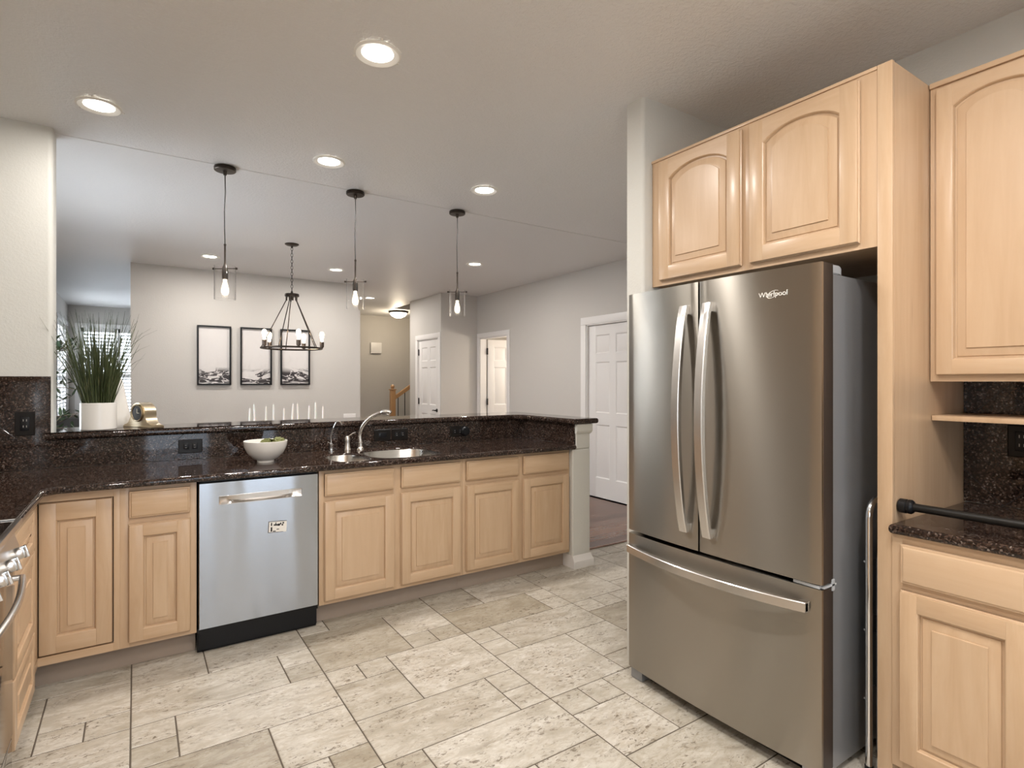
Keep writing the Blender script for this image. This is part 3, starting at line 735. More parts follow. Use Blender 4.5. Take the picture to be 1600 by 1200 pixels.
t = thing('filter_tap', 'slim chrome gooseneck filtered water tap left of the main faucet', 'tap', (1.083, 3.785, .908))
part('base', G().lathe([(.023, 0), (.023, .004), (.012, .009), (.0095, .03), (.0105, .034), (.0105, .05), (.006, .056)]), M_CHROME, t)
gp = [(0, .05), (-.004, .10), (.006, .135), (.02, .165), (.032, .190), (.046, .200), (.060, .198), (.070, .186), (.074, .176)]
part('spout', G().tube([(.75 * a, -.66 * a, z) for a, z in gp], .0042, 10), M_CHROME, t)
part('lever', G().tube([(0, 0, .045), (-.012, .004, .058), (-.022, .006, .062)], [.0035, .004, .005], 8), M_CHROME, t)

# ================================================================== OUTLETS
def outlet(label, loc, w, h, rz=0, kind='h'):
    t = thing('outlet', label, 'electrical outlet', loc, rz)
    g = G(); O = lambda off, yy: [(-w / 2 + off, yy, -h / 2 + off), (w / 2 - off, yy, -h / 2 + off), (w / 2 - off, yy, h / 2 - off), (-w / 2 + off, yy, h / 2 - off)]
    g.loft([O(0, 0), O(0, -.003), O(.004, -.006)], cap1=True); part('cover_plate', g, M_PLATE, t, smooth=20)
    if kind == 'h':
        for s in (-1, 1):
            r = part('receptacle', G().box(s * .023 - .015, -.0075, -.018, s * .023 + .015, -.005, .018, .003), M_BLKP, t)
            part('slot', G().box(s * .023 - .006, -.0079, .006, s * .023 + .002, -.0074, .008), M_SLOT, r); part('slot', G().box(s * .023 - .006, -.0079, -.008, s * .023 + .004, -.0074, -.006), M_SLOT, r)
    elif kind == 'v2':
        r = part('receptacle', G().box(-.018, -.0075, -.036, .018, -.005, .036, .003), M_BLKP, t)
        for z in (.018, -.014):
            for x in (-.006, .007): part('slot', G().box(x - .0015, -.0079, z - .006, x + .0015, -.0074, z + .005), M_SLOT, r)
    elif kind == 'sw': part('rocker', G().box(-.03, -.008, -.017, .03, -.005, .017, .002), M_BLKP, t)
    return t
outlet('black outlet plate mounted sideways on the splash behind the dishwasher counter', (.272, 3.870, .986), .126, .082)
outlet('black plate left of the pair on the splash right of the faucet', (1.470, 3.870, .990), .125, .084, kind='sw')
outlet('black plate right of the pair on the splash right of the faucet', (1.603, 3.870, .990), .125, .084)
t = outlet('black outlet with a round plug, nearest the inner corner of the peninsula splash', (2.078, 3.870, .988), .125, .082)
part('plug_adapter', G().lathe([(0, .03), (.028, .028), (.036, .02), (.038, .0)], n=24, M=Matrix.Translation((.062, -.006, 0)) @ Matrix.Rotation(R(90), 4, 'X')), M_BLKP, t)
outlet('black outlet upright on the tall granite splash at the far left', (-.483, 3.870, 1.152), .082, .126, kind='v2')
outlet('black outlet on the granite under the open shelf at the right edge', (2.686, .668, 1.154), .082, .118, rz=R(-90), kind='v2')

# ================================================================== THINGS ON THE BAR AND COUNTER
def bowl():
    t = thing('bowl', 'white ceramic footed bowl of green artichokes on the counter', 'bowl', (.625, 3.50, .908))
    pr = [(0, .012), (.038, .010), (.040, 0), (.045, 0), (.046, .012), (.070, .026), (.098, .055), (.114, .092), (.118, .122), (.1165, .1235), (.114, .122), (.110, .092), (.094, .058), (.066, .032), (0, .022)]
    part('vessel', G().lathe(pr, n=56), M_CER, t)
bowl()
def artichoke(x, y, z, r, ax, label):
    g = G(); rnd = random.Random(int(x * 999))
    g.lathe([(0, -r), (r * .6, -r * .8), (r * .95, -r * .2), (r * .9, r * .35), (r * .5, r * .95), (0, r * 1.15)], n=20)
    for ring in range(5):
        zz = -r * .6 + ring * r * .36; rr = r * (1.0 - .10 * abs(ring - 1.5) ** 1.4)
        for k in range(9):
            a = 2 * PI * (k + .5 * (ring % 2)) / 9; c, s = math.cos(a), math.sin(a)
            P = lambda rad, off, h: (rad * c - off * s, rad * s + off * c, zz + h)
            g.loft([[P(rr * .86, -r * .30, -r * .2), P(rr * 1.02, 0, -r * .22), P(rr * .86, r * .30, -r * .2)], [P(rr * .95, -r * .26, r * .15), P(rr * 1.12, 0, r * .15), P(rr * .95, r * .26, r * .15)], [P(rr * .92, -r * .03, r * .5), P(rr * .99, 0, r * .52), P(rr * .92, r * .03, r * .5)]], closed=False)
    bmesh.ops.transform(g.bm, matrix=Matrix.Rotation(ax[0], 4, 'Y') @ Matrix.Rotation(ax[1], 4, 'X'), verts=g.bm.verts)
    n = flat('artichoke_green', (.16, .17, .055), .6) if 'artichoke_green' not in bpy.data.materials else bpy.data.materials['artichoke_green']
    solo('artichoke', g, n, label, 'artichoke', (x, y, z), 0)
artichoke(.622, 3.488, 1.012, .029, (R(60), R(20)), 'smaller green artichoke in the middle of the white bowl')
artichoke(.685, 3.475, 1.018, .032, (R(80), R(-30)), 'larger green artichoke at the right rim of the white bowl')
artichoke(.655, 3.548, .998, .030, (R(30), R(50)), 'green artichoke behind the other two in the white bowl')

def potted_grass():
    t = thing('potted_grass', 'tall ornamental grass in a white cylindrical pot on the raised bar', 'potted plant', (-.178, 3.995, 1.10))
    part('pot', G().lathe([(0, 0), (.084, 0), (.087, .003), (.087, .150), (.085, .152), (.082, .150), (.080, .135), (0, .135)], n=48), M_CER, t)
    g = G(); rnd = random.Random(5)
    for i in range(430):
        a = rnd.uniform(0, 2 * PI); r0 = .072 * math.sqrt(rnd.random()); L = rnd.uniform(.20, .40) if rnd.random() < .45 else rnd.uniform(.34, .56)
        lean = rnd.gauss(0, .10) + .10; curl = rnd.uniform(-.05, .22) if rnd.random() < .9 else rnd.uniform(.5, 1.1)
        ca, sa = math.cos(a), math.sin(a); x, y, z = r0 * ca, r0 * sa, .132; ang = lean * (.4 + r0 / .072); n = 7
        w0 = rnd.uniform(.0013, .0027); tw = rnd.uniform(0, PI); A = []; B = []
        for k in range(n + 1):
            u = k / n; w = w0 * (1 - u ** 3) + .0005
            A.append((x + w * math.cos(tw), y + w * math.sin(tw), z)); B.append((x - w * math.cos(tw), y - w * math.sin(tw), z))
            x += ca * math.sin(ang) * L / n; y += sa * math.sin(ang) * L / n; z += math.cos(ang) * L / n; ang += curl * (.3 + u * 1.4) / n * 1.6
        mid = [((p[0] + q[0]) / 2 + .0006 * ca, (p[1] + q[1]) / 2 + .0006 * sa, p[2]) for p, q in zip(A, B)]
        g.loft([A, mid, B], closed=False)
    part('grass_blades', g, M_LEAF, t)
    part('soil', G().lathe([(0, .139), (.079, .137), (.079, .134)], n=24), M_BARK, t)
potted_grass()
solo('vase', G().lathe([(0, 0), (.125, 0), (.13, .01), (.122, .06), (.095, .20), (.082, .27), (.076, .29), (.072, .286), (.08, .20), (0, .05)], n=40, sx=.95, sy=.5), M_CER,
     'cream tapered vase standing just behind the potted grass', 'vase', (-.142, 4.165, 1.10))
def clock():
    a = R(57)     # the dial looks to the left of the viewer
    t = thing('mantel_clock', 'brushed gold mantel clock with a round dial on the bar', 'clock', (.038, 4.035, 1.10), -a)
    # tambour outline in x-z, extruded along y
    out = []
    top = [(-.125, .0), (-.125, .016), (-.108, .018), (-.085, .030), (-.068, .062)]
    arc = [(-.068 * math.cos(q), .082 + .066 * math.sin(q)) for q in [k * PI / 16 for k in range(0, 17)]]
    out = top + arc + [(-x, z) for x, z in top[::-1]]
    part('case', G().prism(out, -.035, .035, 'y', bev=.0015), M_GOLD, t)
    part('bezel', G().lathe([(.042, .0), (.052, .0), (.053, .008), (.049, .011), (.044, .008), (.042, 0)], n=40, M=Matrix.Translation((0, -.034, .086)) @ Matrix.Rotation(R(90), 4, 'X')), M_GOLD, t)
    d = part('dial', G().lathe([(0, .003), (.043, .003), (.043, 0)], n=40, M=Matrix.Translation((0, -.035, .086)) @ Matrix.Rotation(R(90), 4, 'X')), M_BLKM, t, 'dark dial')
    g = G().box(-.001, -.0395, .086, .001, -.0385, .112).box(0, -.0395, .085, .020, -.0385, .087)
    part('hands', g, M_GOLD, d)
    part('base', G().box(-.128, -.040, 0, .128, .040, .012, .002), M_GOLD, t)
clock()

# ================================================================== LIGHT FITTINGS
def lamp(name, kind, loc, power, color, size, parent=None, **k):
    l = bpy.data.lights.new(name, kind); l.energy = power; l.color = color
    if kind == 'AREA': l.shape = 'DISK'; l.size = size
    else: l.shadow_soft_size = size
    for a, b in k.items(): setattr(l, a, b)
    o = bpy.data.objects.new(name, l); COL.objects.link(o); o.location = loc
    if parent: o.parent = parent
    return o
WARM = (1, .945, .89)
def can(x, y, z, r, label, group, power):
    t = thing('recessed_light', label, 'ceiling light', (x, y, z), 0, group)
    # a shallow stepped baffle standing a few millimetres below the ceiling
    g = G().lathe([(r * 1.0, -.001), (r * 1.02, -.006), (r * .93, -.011), (r * .86, -.009), (r * .66, -.0015)], n=48)
    part('trim_ring', g, M_CANT, t); part('lens', G().lathe([(0, -.0025), (r * .70, -.0025), (r * .70, -.001)], n=40), M_CAN, t)
    lamp('recessed_bulb', 'AREA', (0, 0, -.02), power, WARM, r * 1.2, t)
    for a in (.3, 2.4, 4.5):
        part('spring_clip', G().lathe([(0, -.005), (.004, -.004), (.006, 0)], c=(r * 1.10 * math.cos(a), r * 1.10 * math.sin(a), 0), n=8), M_CANT, t)
POWK, POWD = 13, 13
K, D = 'recessed lights over the kitchen', 'recessed lights over the dining room and hall'
can(.837, 2.256, CH, .095, 'large recessed ceiling light nearest the viewer, top centre', K, POWK)
can(-.151, 3.452, CH, .095, 'recessed ceiling light above the left counter end', K, 6)
can(.996, 3.529, CH, .095, 'recessed kitchen light between the left two pendants', K, POWK)
can(2.067, 3.441, CH, .095, 'recessed kitchen light above and right of the third pendant canopy', K, POWK)
can(.669, 6.90, CH - .003, .095, 'recessed light beyond the leftmost pendant, near the picture wall', D, POWD)
can(2.023, 6.87, CH - .003, .095, 'recessed light just left of the middle pendant shade, near the picture wall', D, POWD)
can(3.26, 5.642, CH - .003, .095, 'recessed light right of the rightmost pendant cord', D, POWD)
can(3.155, 8.854, CH - .003, .095, 'small recessed light in the hall right of the middle pendant shade', D, POWD)

for k, (x, y) in enumerate(((.84, .55), (.84, -1.3), (-.15, -1.3), (1.9, -1.3), (-.15, .9), (1.25, .2))):  # extra ceiling lights out of view, added to fill the kitchen
    can(x, y, CH, .095, 'added recessed fill light, unseen behind or beside the viewer', K, 13)
BULB = [(0, .0), (.010, .002), (.012, .010), (.013, .022), (.019, .045), (.023, .068), (.022, .085), (.014, .100), (0, .106)]
def bulb_parts(parent, loc, up=1, s=1.0):
    M = Matrix.Translation(loc) @ Matrix.Diagonal((s, s, s * up, 1))
    b = part('bulb', G().lathe(BULB, n=20, M=M), M_BULBG, parent)
    b.visible_shadow = True
    g = G(); g.tube([Vector(loc) + Vector((.006 * math.cos(k * 1.4), .006 * math.sin(k * 1.4), up * s * (.03 + .045 * k / 14))) for k in range(15)], .0022, 6)
    if parent.parent is None: part('filament', g, M_BULB, b)
    else: part('filament', g, M_BULB, parent)
def pendant():
    t = thing('pendant_light', 'leftmost clear glass cylinder pendant, hanging above the gold clock', 'pendant light', (.472, 3.99, 0), 0, 'pendant lights over the bar')
    z0 = CH - .003
    part('canopy', G().lathe([(0, z0), (.062, z0), (.064, z0 - .004), (.064, z0 - .020), (.060, z0 - .024), (.012, z0 - .026), (.009, z0 - .05), (0, z0 - .05)], n=40), M_BRONZE, t)
    part('cord', G().tube([(0, 0, 2.70), (.002, 0, 2.58), (-.003, 0, 2.45), (-.002, 0, 2.33), (0, 0, 2.25)], .0032, 8), M_BLKM, t)
    part('stem', G().lathe([(0, 2.255), (.006, 2.25), (.008, 2.245), (.0055, 2.235), (.0055, 2.13), (.009, 2.115), (.016, 2.095), (.018, 2.075), (.018, 2.030), (.015, 2.024), (0, 2.024)], n=20), M_BRONZE, t)
    part('crossbar', G().cyl((-.071 * .831, .071 * .556, 2.092), (.071 * .831, -.071 * .556, 2.092), .0028, n=8).lathe([(0, -.008), (.007, -.005), (.007, .005), (0, .008)], c=(-.073 * .831, .073 * .556, 2.092), n=12).lathe([(0, -.008), (.007, -.005), (.007, .005), (0, .008)], c=(.073 * .831, -.073 * .556, 2.092), n=12), M_BRONZE, t)
    part('glass_shade', G().lathe([(.060, 1.896), (.0625, 1.896), (.0625, 2.108), (.060, 2.108), (.060, 1.896)], n=48), M_GLASS, t, 'clear glass cylinder')
    bulb_parts(t, (0, 0, 2.026), -1)
    lamp('pendant_bulb', 'POINT', (0, 0, 1.975), 5.0, (1, .80, .58), .018, t)
    return t
pd = pendant()
dup(pd, (1.312, 3.985, 0), label='middle clear glass cylinder pendant over the bar, in line with the faucet')
dup(pd, (2.140, 3.985, 0), label='rightmost clear glass cylinder pendant over the bar, left of the refrigerator')

def chandelier():
    t = thing('chandelier', 'dark ring chandelier with bare bulbs hanging from a chain over the dining table', 'chandelier', (1.285, 5.84, 0))
    z0 = CH - .003; zr = 1.705; Rr = .282; zh = 2.225; rf = Vector((.977, -.215)); ff = Vector((.215, .977))
    def pos(deg, r): v = rf * math.sin(R(deg)) - ff * math.cos(R(deg)); return v.x * r, v.y * r
    part('canopy', G().lathe([(0, z0), (.066, z0), (.066, z0 - .006), (.05, z0 - .016), (.012, z0 - .022), (.008, z0 - .04), (0, z0 - .04)], n=36), M_BRONZE, t)
    g = G(); z = z0 - .03; i = 0
    while z > zh + .03:
        a = PI / 2 * (i % 2); n = 14
        g.tube([(.009 * math.cos(2 * PI * k / n) * math.cos(a), .009 * math.cos(2 * PI * k / n) * math.sin(a), z - .018 + .019 * math.sin(2 * PI * k / n)) for k in range(n)], .0022, 6, closed=True); z -= .031; i += 1
    part('chain', g, M_BLKM, t)
    part('hub', G().lathe([(0, zh + .05), (.006, zh + .045), (.010, zh + .02), (.066, zh + .018), (.068, zh + .012), (.068, zh - .006), (.062, zh - .010), (0, zh - .010)], n=36).cyl((0, 0, zh - .045), (0, 0, zh), .016, n=16), M_BRONZE, t)
    part('ring', G().tube([(Rr * math.cos(k * 2 * PI / 64), Rr * math.sin(k * 2 * PI / 64), zr) for k in range(64)], .009, 10, closed=True), M_BRONZE, t)
    for a in (48, 120, 192, 264, 336):
        x0, y0 = pos(a, .05); x1, y1 = pos(a, Rr)
        part('rod', G().cyl((x0, y0, zh - .04), (x1, y1, zr + .004), .0045, n=10).cyl((x0, y0, zh - .005), (x0, y0, zh - .05), .008, n=10), M_BRONZE, t)
    for a in (12, 84, 156, 228, 300):
        x, y = pos(a, Rr)
        s = part('socket', G().lathe([(0, 0), (.010, .002), (.012, .012), (.020, .016), (.021, .066), (.017, .068), (0, .068)], c=(x, y, zr), n=20), flat('aged_bronze', (.10, .075, .06), .4, .8) if 'aged_bronze' not in bpy.data.materials else bpy.data.materials['aged_bronze'], t)
        bulb_parts(s, (x, y, zr + .066), 1, 1.0); lamp('chandelier_bulb', 'POINT', (x, y, zr + .125), 4.0, (1, .80, .58), .02, t)
chandelier()
t = thing('flush_light', 'frosted bowl ceiling light in the hall above the stairs', 'ceiling light', (4.22, 10.25, CH - .003))
part('pan', G().lathe([(0, 0), (.17, 0), (.19, -.012), (.18, -.030), (.165, -.034), (0, -.034)], n=40), M_BRONZE, t)
part('glass_bowl', G().lathe([(.165, -.032), (.16, -.055), (.125, -.095), (.06, -.125), (0, -.132)], n=40), emit('frosted_glow', (1, .92, .78), 2.6), t)
part('finial', G().lathe([(0, -.165), (.008, -.158), (.010, -.148), (.005, -.140), (.012, -.132), (0, -.128)], n=16), M_BRONZE, t)
t2 = thing('added_study_lamp', 'added unseen lamp lighting the room behind the open door', 'lamp', (5.8, 6.75, 0))  # made-up lamp out of view, added to brighten the open door
part('column', G().cyl((0, 0, 0), (0, 0, 1.3), .015).cyl((0, 0, 0), (0, 0, .02), .12), M_BRONZE, t2)
part('lamp_shade', G().lathe([(.13, 1.3), (.09, 1.5)], n=32), flat('linen', (.8, .75, .65), .8), t2)
lamp('added_study_bulb', 'POINT', (0, 0, 1.75), 30, (1, .9, .78), .08, t2)
lamp('flush_bulb', 'POINT', (0, 0, -.22), 13, (1, .84, .62), .1, t)

# ================================================================== DOORS
def six_panel(w, h, th=.035):
    g = G(); st = w * .148; cols = [(st, w / 2 - st * .42), (w / 2 + st * .42, w - st)]
    rows = [(.23, .86), (1.0, 1.60), (1.70, h - .115)]
    g.box(0, 0, 0, st, th, h, .001); g.box(w - st, 0, 0, w, th, h, .001); g.box(cols[0][1], 0, 0, cols[1][0], th, h)
    zs = [0] + [v for r in rows for v in r] + [h]
    for c in cols:
        for k in range(0, len(zs), 2): g.box(c[0], 0, zs[k], c[1], th, zs[k + 1])
        for r in rows:
            for s, y in ((1, 0), (-1, th)):
                O = lambda off, yy: outline(c[0], r[0], c[1], r[1], off, 0, yy)
                g.loft([O(0, y), O(.012, y + s * .009), O(.018, y + s * .009), O(.04, y + s * .003)], cap1=True)
    return g
def knob_set(t, x, z, y):
    part('door_handle', G().lathe([(0, 0), (.028, 0), (.028, .006), (.012, .010), (.010, .035)], n=20, M=Matrix.Translation((x, y, z)) @ Matrix.Rotation(R(90), 4, 'X')).tube([(x, y - .04, z), (x - .05, y - .042, z + .004), (x - .09, y - .038, z - .004)], [.009, .008, .006], 10), M_BLKM, t)
def hinges(t, x, y, zs=(.25, 1.05, 1.85)):
    for z in zs: part('hinge', G().box(x - .012, y - .012, z - .05, x + .012, y + .001, z + .05, .002).cyl((x, y - .010, z - .052), (x, y - .010, z + .052), .007, n=10), M_BLKM, t)
def casing(name, w, h, loc, rz, cw=.075, depth=.012):
    """door casing in local frame: opening 0..w, face at y=0 looking -y"""
    g = G()
    g.box(-cw, -depth, 0, 0, 0, h + .0, .004).box(w, -depth, 0, w + cw, 0, h, .004).box(-cw, -depth, h, w + cw, 0, h + cw, .004)
    g.box(-.001, 0, 0, .012, .11, h).box(w - .012, 0, 0, w + .001, .11, h).box(0, 0, h - .012, w, .11, h + .001)
    o = struct(name, g, M_TRIM); o.location = loc; o.rotation_euler = (0, 0, rz); return o
def door(name, label, w, h, loc, rz):
    t = bpy.data.objects.new(name, None); COL.objects.link(t); t.location = loc; t.rotation_euler = (0, 0, rz); t['kind'] = 'structure'; t['label'] = label
    part('panel', six_panel(w, h), M_DOORW, t, smooth=20); return t
# door_1: hall closet door, faces left (wall x = 3.88)
casing('trim_2', .76, 2.06, (3.88, 8.60, 0), R(-90))
t = door('door_1', 'white six panel door with black lever in the hall, lit bluish', .732, 2.035, (3.895, 8.586, .008), R(-90)); knob_set(t, .67, .92, 0); hinges(t, .004, 0)
# door_2: open study door
casing('trim_3', .78, 2.06, (XD, 7.66, 0), R(-90))
t = door('door_2', 'white six panel door standing open into the next room', .74, 2.035, (XD + .13, 7.635, .008), R(-7)); hinges(t, -.012, .0)
# door_3: closet door beside the fridge
casing('trim_4', .84, 2.06, (XD, 5.14, 0), R(-90), cw=.09)
t = door('door_3', 'white six panel closet door partly hidden by the refrigerator', .812, 2.035, (XD + .03, 5.126, .008), R(-90))
# baseboards
def base(name, x0, y0, x1, y1): struct(name, G().box(x0, y0, 0, x1, y1, .09, .003), M_TRIM)
base('baseboard_dining', -.05, 7.738, 2.62, 7.75); base('baseboard_right', XD - .012, 1.992, XD, 4.21); base('baseboard_right', XD - .012, 5.23, XD, 6.80)
base('baseboard_closet', 3.868, 7.75, 4.52, 7.75 - .012) if False else base('baseboard_closet', 3.88, 7.738, XD, 7.75)
base('baseboard_hall', 2.62, 11.188, 5.6, 11.2)

# ================================================================== WINDOWS WITH SHUTTERS
def shutter_window(name, label, x0, x1, z0, z1, loc, rz, n=2, split=None, louvers=True):
    """local frame: x along wall, face at y=0 looking -y into the room, opening behind it"""
    t = bpy.data.objects.new(name, None); COL.objects.link(t); t.location = loc; t.rotation_euler = (0, 0, rz); t['kind'] = 'structure'; t['label'] = label
    c = .07; g = G()
    g.box(x0 - c, -.018, z0 - c, x0, 0, z1 + c, .003).box(x1, -.018, z0 - c, x1 + c, 0, z1 + c, .003).box(x0, -.018, z1, x1, 0, z1 + c, .003).box(x0 - c, -.03, z0 - c, x1 + c, 0, z0, .003)
    g.box(x0, 0, z0, x0 + .01, .10, z1).box(x1 - .01, 0, z0, x1, .10, z1).box(x0, 0, z1 - .01, x1, .10, z1).box(x0, 0, z0, x1, .10, z0 + .01)
    part('window_frame', g, M_TRIM, t)
    part('pane', G().box(x0 + .01, .075, z0 + .01, x1 - .01, .079, z1 - .01), M_GLASS, t)
    if not louvers:
        g = G(); w = (x1 - x0) / n
        for i in range(n + 1): g.box(max(x0, x0 + i * w - .045), .04, z0 + .01, min(x1, x0 + i * w + .045), .09, z1 - .01, .003)
        g.box(x0, .04, z0, x1, .09, z0 + .09).box(x0, .04, z1 - .09, x1, .09, z1); part('sash', g, M_TRIM, t); return t
    w = (x1 - x0 - .02) / n
    for i in range(n):
        a, b = x0 + .01 + i * w + .002, x0 + .01 + (i + 1) * w - .002
        g = G().box(a, .0, z0 + .01, a + .045, .028, z1 - .01, .002).box(b - .045, 0, z0 + .01, b, .028, z1 - .01, .002)
        rails = [z0 + .01, split, z1 - .08] if split else [z0 + .01, z1 - .08]
        for r in rails: g.box(a, 0, r, b, .028, r + .07, .002)
        sh = part('shutter', g, M_TRIM, t)
        lg = G(); z = z0 + .11
        while z < z1 - .10:
            if not (split and split - .02 < z < split + .09): lg.box(a + .046, -.004, z - .003, b - .046, .03, z + .003, 0, M=Matrix.Translation((0, .013, z)) @ Matrix.Rotation(R(-42), 4, 'X') @ Matrix.Translation((0, -.013, -z)))
            z += .062
        part('louvers', lg, M_TRIM, sh)
    return t
shutter_window('window_1', 'bright shuttered window at the far end of the living room, behind the grass', -.83, 1.35, .75, 2.35, (0, 12.6, 0), 0, n=4, split=1.45)
shutter_window('window_2', 'shuttered window on the left living room wall', -12.4, -10.9, .6, 2.35, (XL, 0, 0), R(90) + PI, n=3, split=1.4) if False else None
w2 = shutter_window('window_2', 'bright shuttered window on the left wall of the living room', 10.9, 12.4, .6, 2.35, (XL, 0, 0), R(90), n=3, split=1.4)
shutter_window('window_3', 'dining room side window left of the picture', 4.2, 5.65, .8, 2.1, (XL, 0, 0), R(90), n=2, louvers=False)
shutter_window('added_window_4', 'added kitchen side window, unseen behind the viewer', -1.9, -.7, .95, 2.15, (XL, 0, 0), R(90), n=2, louvers=False)  # added window out of view, lets extra daylight into the kitchen
shutter_window('window_5', 'patio door behind the viewer', -1.08, -.1, .12, 2.25, (0, -3.2, 0), PI, n=1, louvers=False)
shutter_window('window_6', 'tall window behind the viewer', -2.15, -1.36, .12, 2.25, (0, -3.2, 0), PI, n=1, louvers=False)

# ================================================================== DINING ROOM
def art_mat(name, seed):
    n = N(name); tc = n.add('ShaderNodeTexCoord').outputs['Object']; sp = n.add('ShaderNodeSeparateXYZ', {0: tc}); z = sp.outputs[2]; x = sp.outputs[0]
    m = n.add('ShaderNodeMapping', {'Vector': tc, 'Location': (seed, seed * 2.1, seed * .7), 'Scale': (1.6, 1, 4.6)}).outputs[0]
    a = n.noise(m, 1.2, 3, .5, 2.2)
    line = n.math('ABSOLUTE', n.math('SUBTRACT', a, .5)); line = n.math('LESS_THAN', line, .035)
    body = n.math('GREATER_THAN', a, .56)
    ink = n.math('MAXIMUM', line, body)
    env = n.ramp(n.math('ADD', z, n.math('MULTIPLY', n.noise(m, .8, 2), .10)), [(.03, (0,) * 3), (.075, (1,) * 3), (.20, (1,) * 3), (.26, (0,) * 3)])
    wash = n.ramp(n.noise(n.add('ShaderNodeMapping', {'Vector': tc, 'Location': (seed, 0, seed), 'Scale': (5, 1, 4)}).outputs[0], 1.5, 4, .6, 1), [(.42, (.66, .63, .61)), (.62, (.60, .57, .55)), (.75, (.42, .39, .38))])
    up = n.ramp(z, [(.15, (.0,) * 3), (.28, (.7,) * 3), (.6, (.95,) * 3)])
    col = n.mix(up, wash, (.66, .63, .61)); col = n.mix(n.math('MULTIPLY', ink, env), col, (.035, .028, .03)); n.set(Base_Color=col, Roughness=.4); return n.m
for i, (x0, x1, lb) in enumerate(((.612, .982, 'leftmost of three black framed ink prints on the dining wall'), (1.086, 1.455, 'middle of three black framed ink prints, behind the chandelier bulbs'), (1.560, 1.930, 'rightmost of three black framed ink prints on the dining wall'))):
    w = x1 - x0; h = .725; t = thing('picture_frame', lb, 'picture', (x0, 7.748, 1.333), 0, 'framed prints on the dining wall')
    g = G().box(0, -.035, 0, .018, 0, h, .001).box(w - .018, -.035, 0, w, 0, h, .001).box(.018, -.035, 0, w - .018, 0, .018).box(.018, -.035, h - .018, w - .018, 0, h)
    part('frame', g, M_BLKP, t); part('print', G().box(.0175, -.012, .0175, w - .0175, -.006, h - .0175), art_mat('ink_print', 3.7 * i + 1.3), t)

# table, holders and candles
tx, ty = 1.285, 5.84
t = thing('dining_table', 'dark dining table under the chandelier, hidden behind the bar', 'table', (tx, ty, 0))
part('tabletop', G().box(-.85, -.48, .725, .85, .48, .76, .006), M_BARK, t)
for sx in (-.78, .78):
    for sy in (-.41, .41): part('leg', G().box(sx - .035, sy - .035, 0, sx + .035, sy + .035, .725, .004), M_BARK, t)
cd_t = thing('candelabra', 'low black candle stand on the dining table carrying ten white tapers', 'candle holder', (1.235, 5.86, .76))
g = G().box(-.46, -.05, 0, .46, .05, .012, .003).cyl((-.25, 0, .01), (-.25, 0, .12), .008).cyl((.25, 0, .01), (.25, 0, .12), .008).tube([(-.47 * .831, .47 * .556, .12), (.47 * .831, -.47 * .556, .12)], .008, 10).tube([(-.25, 0, .12), (.25, 0, .12)], .008)
part('stand', g, M_BLKM, cd_t)
us = [(387.5, 635), (397, 629), (413.5, 632), (426, 629), (441.5, 635), (454, 628), (464.5, 628), (480.5, 631), (491, 626), (503, 632)]
side = ['leftmost', 'second from the left', 'third from the left', 'fourth from the left', 'fifth from the left', 'fifth from the right', 'fourth from the right', 'third from the right', 'second from the right', 'rightmost']
g = G()
tilt = [1.5, -3, .5, -.8, .5, 2.5, -2.2, 1, 0, -.5]
dist = Vector((1.235, 5.86)).dot(Vector((.556, .831)))
for i, ((u, v), s) in enumerate(zip(us, side)):
    off = (u - 445) / 878 * dist; px, py = 1.235 + .831 * off + .0, 5.86 - .556 * off
    zt = 1.37 - (v - 597) / 878 * dist; zb = .885; L = zt - zb - .02
    part('candle_cup', G().lathe([(0, .12), (.012, .12), (.016, .127), (.016, .150), (.0115, .150), (.0115, .1255)], c=(px - 1.235, py - 5.86, 0), n=14), M_BLKM, cd_t)
    q = Matrix.Rotation(R(tilt[i]), 4, Vector((.556, .831, 0)))
    c = thing('candle', 'white taper candle, %s in the row of ten on the dining table' % s, 'candle', (px, py, zb + .003), 0, 'white taper candles')
    part('taper', G().lathe([(0, 0), (.0112, 0), (.011, L * .2), (.0095, L * .85), (.007, L - .004), (0, L)], n=16, M=q), M_WAX, c)
    part('wick', G().lathe([(0, L - .001), (.0012, L - .001), (.001, L + .014), (0, L + .014)], n=6, M=q), M_WAX, c)
solo('wall_plate', G().box(-.085, -.008, -.035, .085, 0, .035, .002), M_TRIM, 'small white horizontal plate low on the dining wall just above the bar', 'wall plate', (2.47, 7.75, .895))

# hall: chime box, stairs with newel and rail
solo('door_chime', G().box(-.115, -.05, -.11, .115, 0, .11, .006), M_TRIM, 'white square door chime box high on the hall end wall', 'door chime', (4.11, 11.2, 2.07))
t = thing('staircase', 'carpeted hall stairs with oak newel, oak rail and black balusters', 'stairs', (4.0, 10.0, 0))
part('newel', G().box(-.045, -.045, 0, .045, .045, 1.22, .004).loft([[(-.055, -.055, 1.22), (.055, -.055, 1.22), (.055, .055, 1.22), (-.055, .055, 1.22)], [(-.055, -.055, 1.24), (.055, -.055, 1.24), (.055, .055, 1.24), (-.055, .055, 1.24)]], True, True).lathe([(.03, 1.24), (.022, 1.25), (.040, 1.275), (.038, 1.30), (.015, 1.325), (0, 1.33)], n=20), M_OAK, t)
sl = .66
part('handrail', G().prism([(.03, 1.03), (1.5, 1.03 + 1.47 * sl), (1.5, 1.11 + 1.47 * sl), (.03, 1.11)], -.03, .03, 'y', bev=.008), M_OAK, t)
g = G()
for i in range(6): g.box(.06 + i * .27, .05 if False else -.06, 0, .06 + (i + 1) * .27, .95, .18 * (i + 1))
part('steps', g, M_DGREY, t)
for i in range(10):
    x = .11 + i * .135; zs = .18 * (int((x - .06) / .27) + 1)
    part('baluster', G().cyl((x, 0, zs), (x, 0, 1.04 + (x - .03) * sl), .008, n=8), M_BLKM, t)

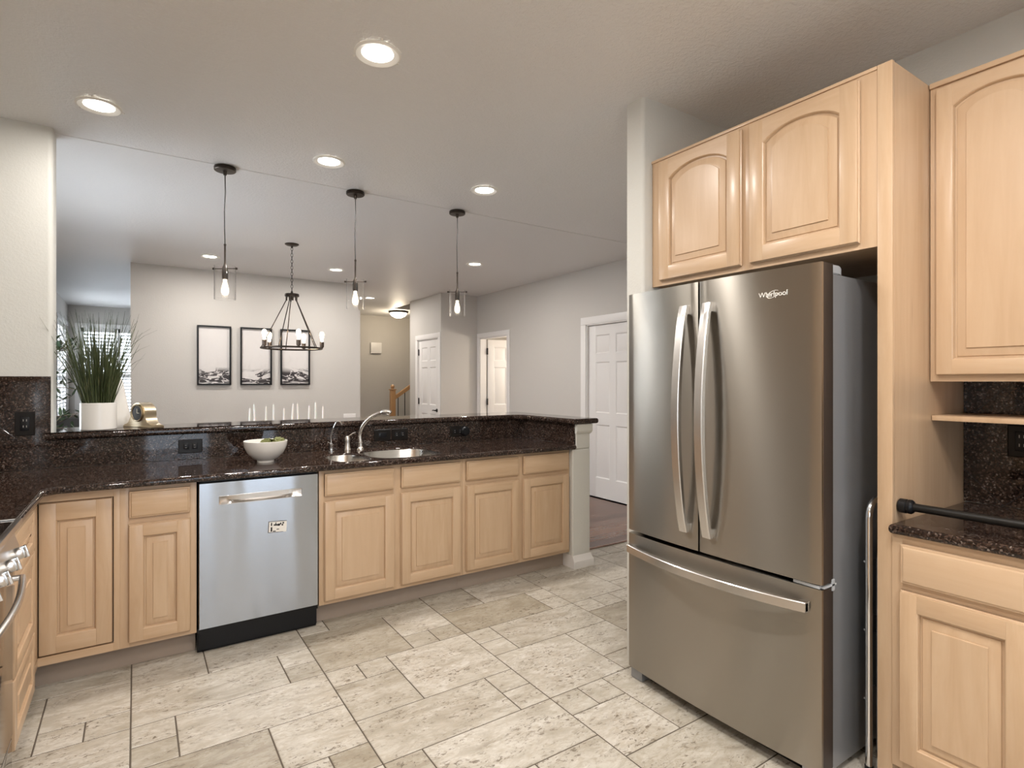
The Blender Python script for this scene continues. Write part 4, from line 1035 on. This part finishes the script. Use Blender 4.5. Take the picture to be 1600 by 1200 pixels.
# living room: olive tree and dark chairs
def olive():
    t = thing('olive_tree', 'potted olive tree partly hidden behind the cream wall end', 'tree', (-.60, 5.9, 0))
    part('pot', G().lathe([(0, 0), (.15, 0), (.19, .35), (.175, .35), (.165, .30), (0, .30)], n=28), M_CER, t)
    rnd = random.Random(3); g = G(); lf = G(); tips = []
    g.tube([(0, 0, .28), (.01, 0, .8), (-.02, .02, 1.3), (.0, 0, 1.75)], [.02, .018, .014, .006], 8)
    for i in range(44):
        z = rnd.uniform(.75, 1.72); a = rnd.uniform(0, 2 * PI); L = rnd.uniform(.18, .36); up = rnd.uniform(-.1, .5)
        if z > 1.45: L *= .7
        p = Vector((0, 0, z)); d = Vector((math.cos(a), math.sin(a), up)).normalized(); br = []
        for k in range(6): br.append(tuple(p)); p = p + d * L / 5; p.x = max(p.x, -.30); d = (d + Vector((rnd.uniform(-.2, .2), rnd.uniform(-.2, .2), rnd.uniform(-.12, .15)))).normalized()
        g.tube(br, [.004, .0035, .003, .0025, .002, .001], 5)
        for k in range(1, 6):
            for s in (-1, 1):
                c = Vector(br[k]); c.x = max(c.x, -.30); o = Vector((rnd.uniform(-1, 1), rnd.uniform(-1, 1), rnd.uniform(-.3, .8))).normalized(); w = o.cross(Vector((0, 0, 1))).normalized() * .012; l = o * rnd.uniform(.06, .095)
                n_ = w.cross(o) * .15
                lf.loft([[c, c + l * .3 + w, c + l * .75 + w * .8], [c + n_ * .1, c + l * .35 + n_, c + l]], closed=False); lf.loft([[c + n_ * .1, c + l * .35 + n_, c + l], [c, c + l * .3 - w, c + l * .75 - w * .8]], closed=False)
    part('trunk', g, M_BARK, t); part('leaves', lf, M_OLIVE, t)
olive()
def chair():
    t = thing('armchair', 'charcoal rounded chair in the living room, left one below the olive leaves', 'chair', (-.63, 7.2, 0), R(10))
    g = G(); rings = []
    for k in range(13):
        a = PI + (k / 12 - .5) * 0 + PI * k / 12; x, y = .30 * math.cos(a), .26 * math.sin(a)
        hh = .62 + .27 * math.sin(PI * k / 12) ** .6
        n_ = Vector((math.cos(a), math.sin(a), 0)) * .045
        rings.append([(x - n_.x, y - n_.y, .40), (x + n_.x, y + n_.y, .40), (x + n_.x, y + n_.y, hh - .03), (x, y, hh), (x - n_.x, y - n_.y, hh - .03)])
    g.loft(rings, True, True); bmesh.ops.recalc_face_normals(g.bm, faces=g.bm.faces[:]); part('backrest', g, M_DGREY, t)
    part('seat', G().box(-.29, -.25, .36, .29, .27, .46, .03, seg=3), M_DGREY, t)
    for x in (-.22, .22):
        for y in (-.18, .2): part('leg', G().cyl((x, y, 0), (x, y, .37), .012, .018, n=10), M_BLKM, t)
    return t
c = chair()
dup(c, (-.60, 8.3, 0), R(-8), label='charcoal rounded chair in the living room, right one beside the white pot').scale = (1, 1, 1.12)
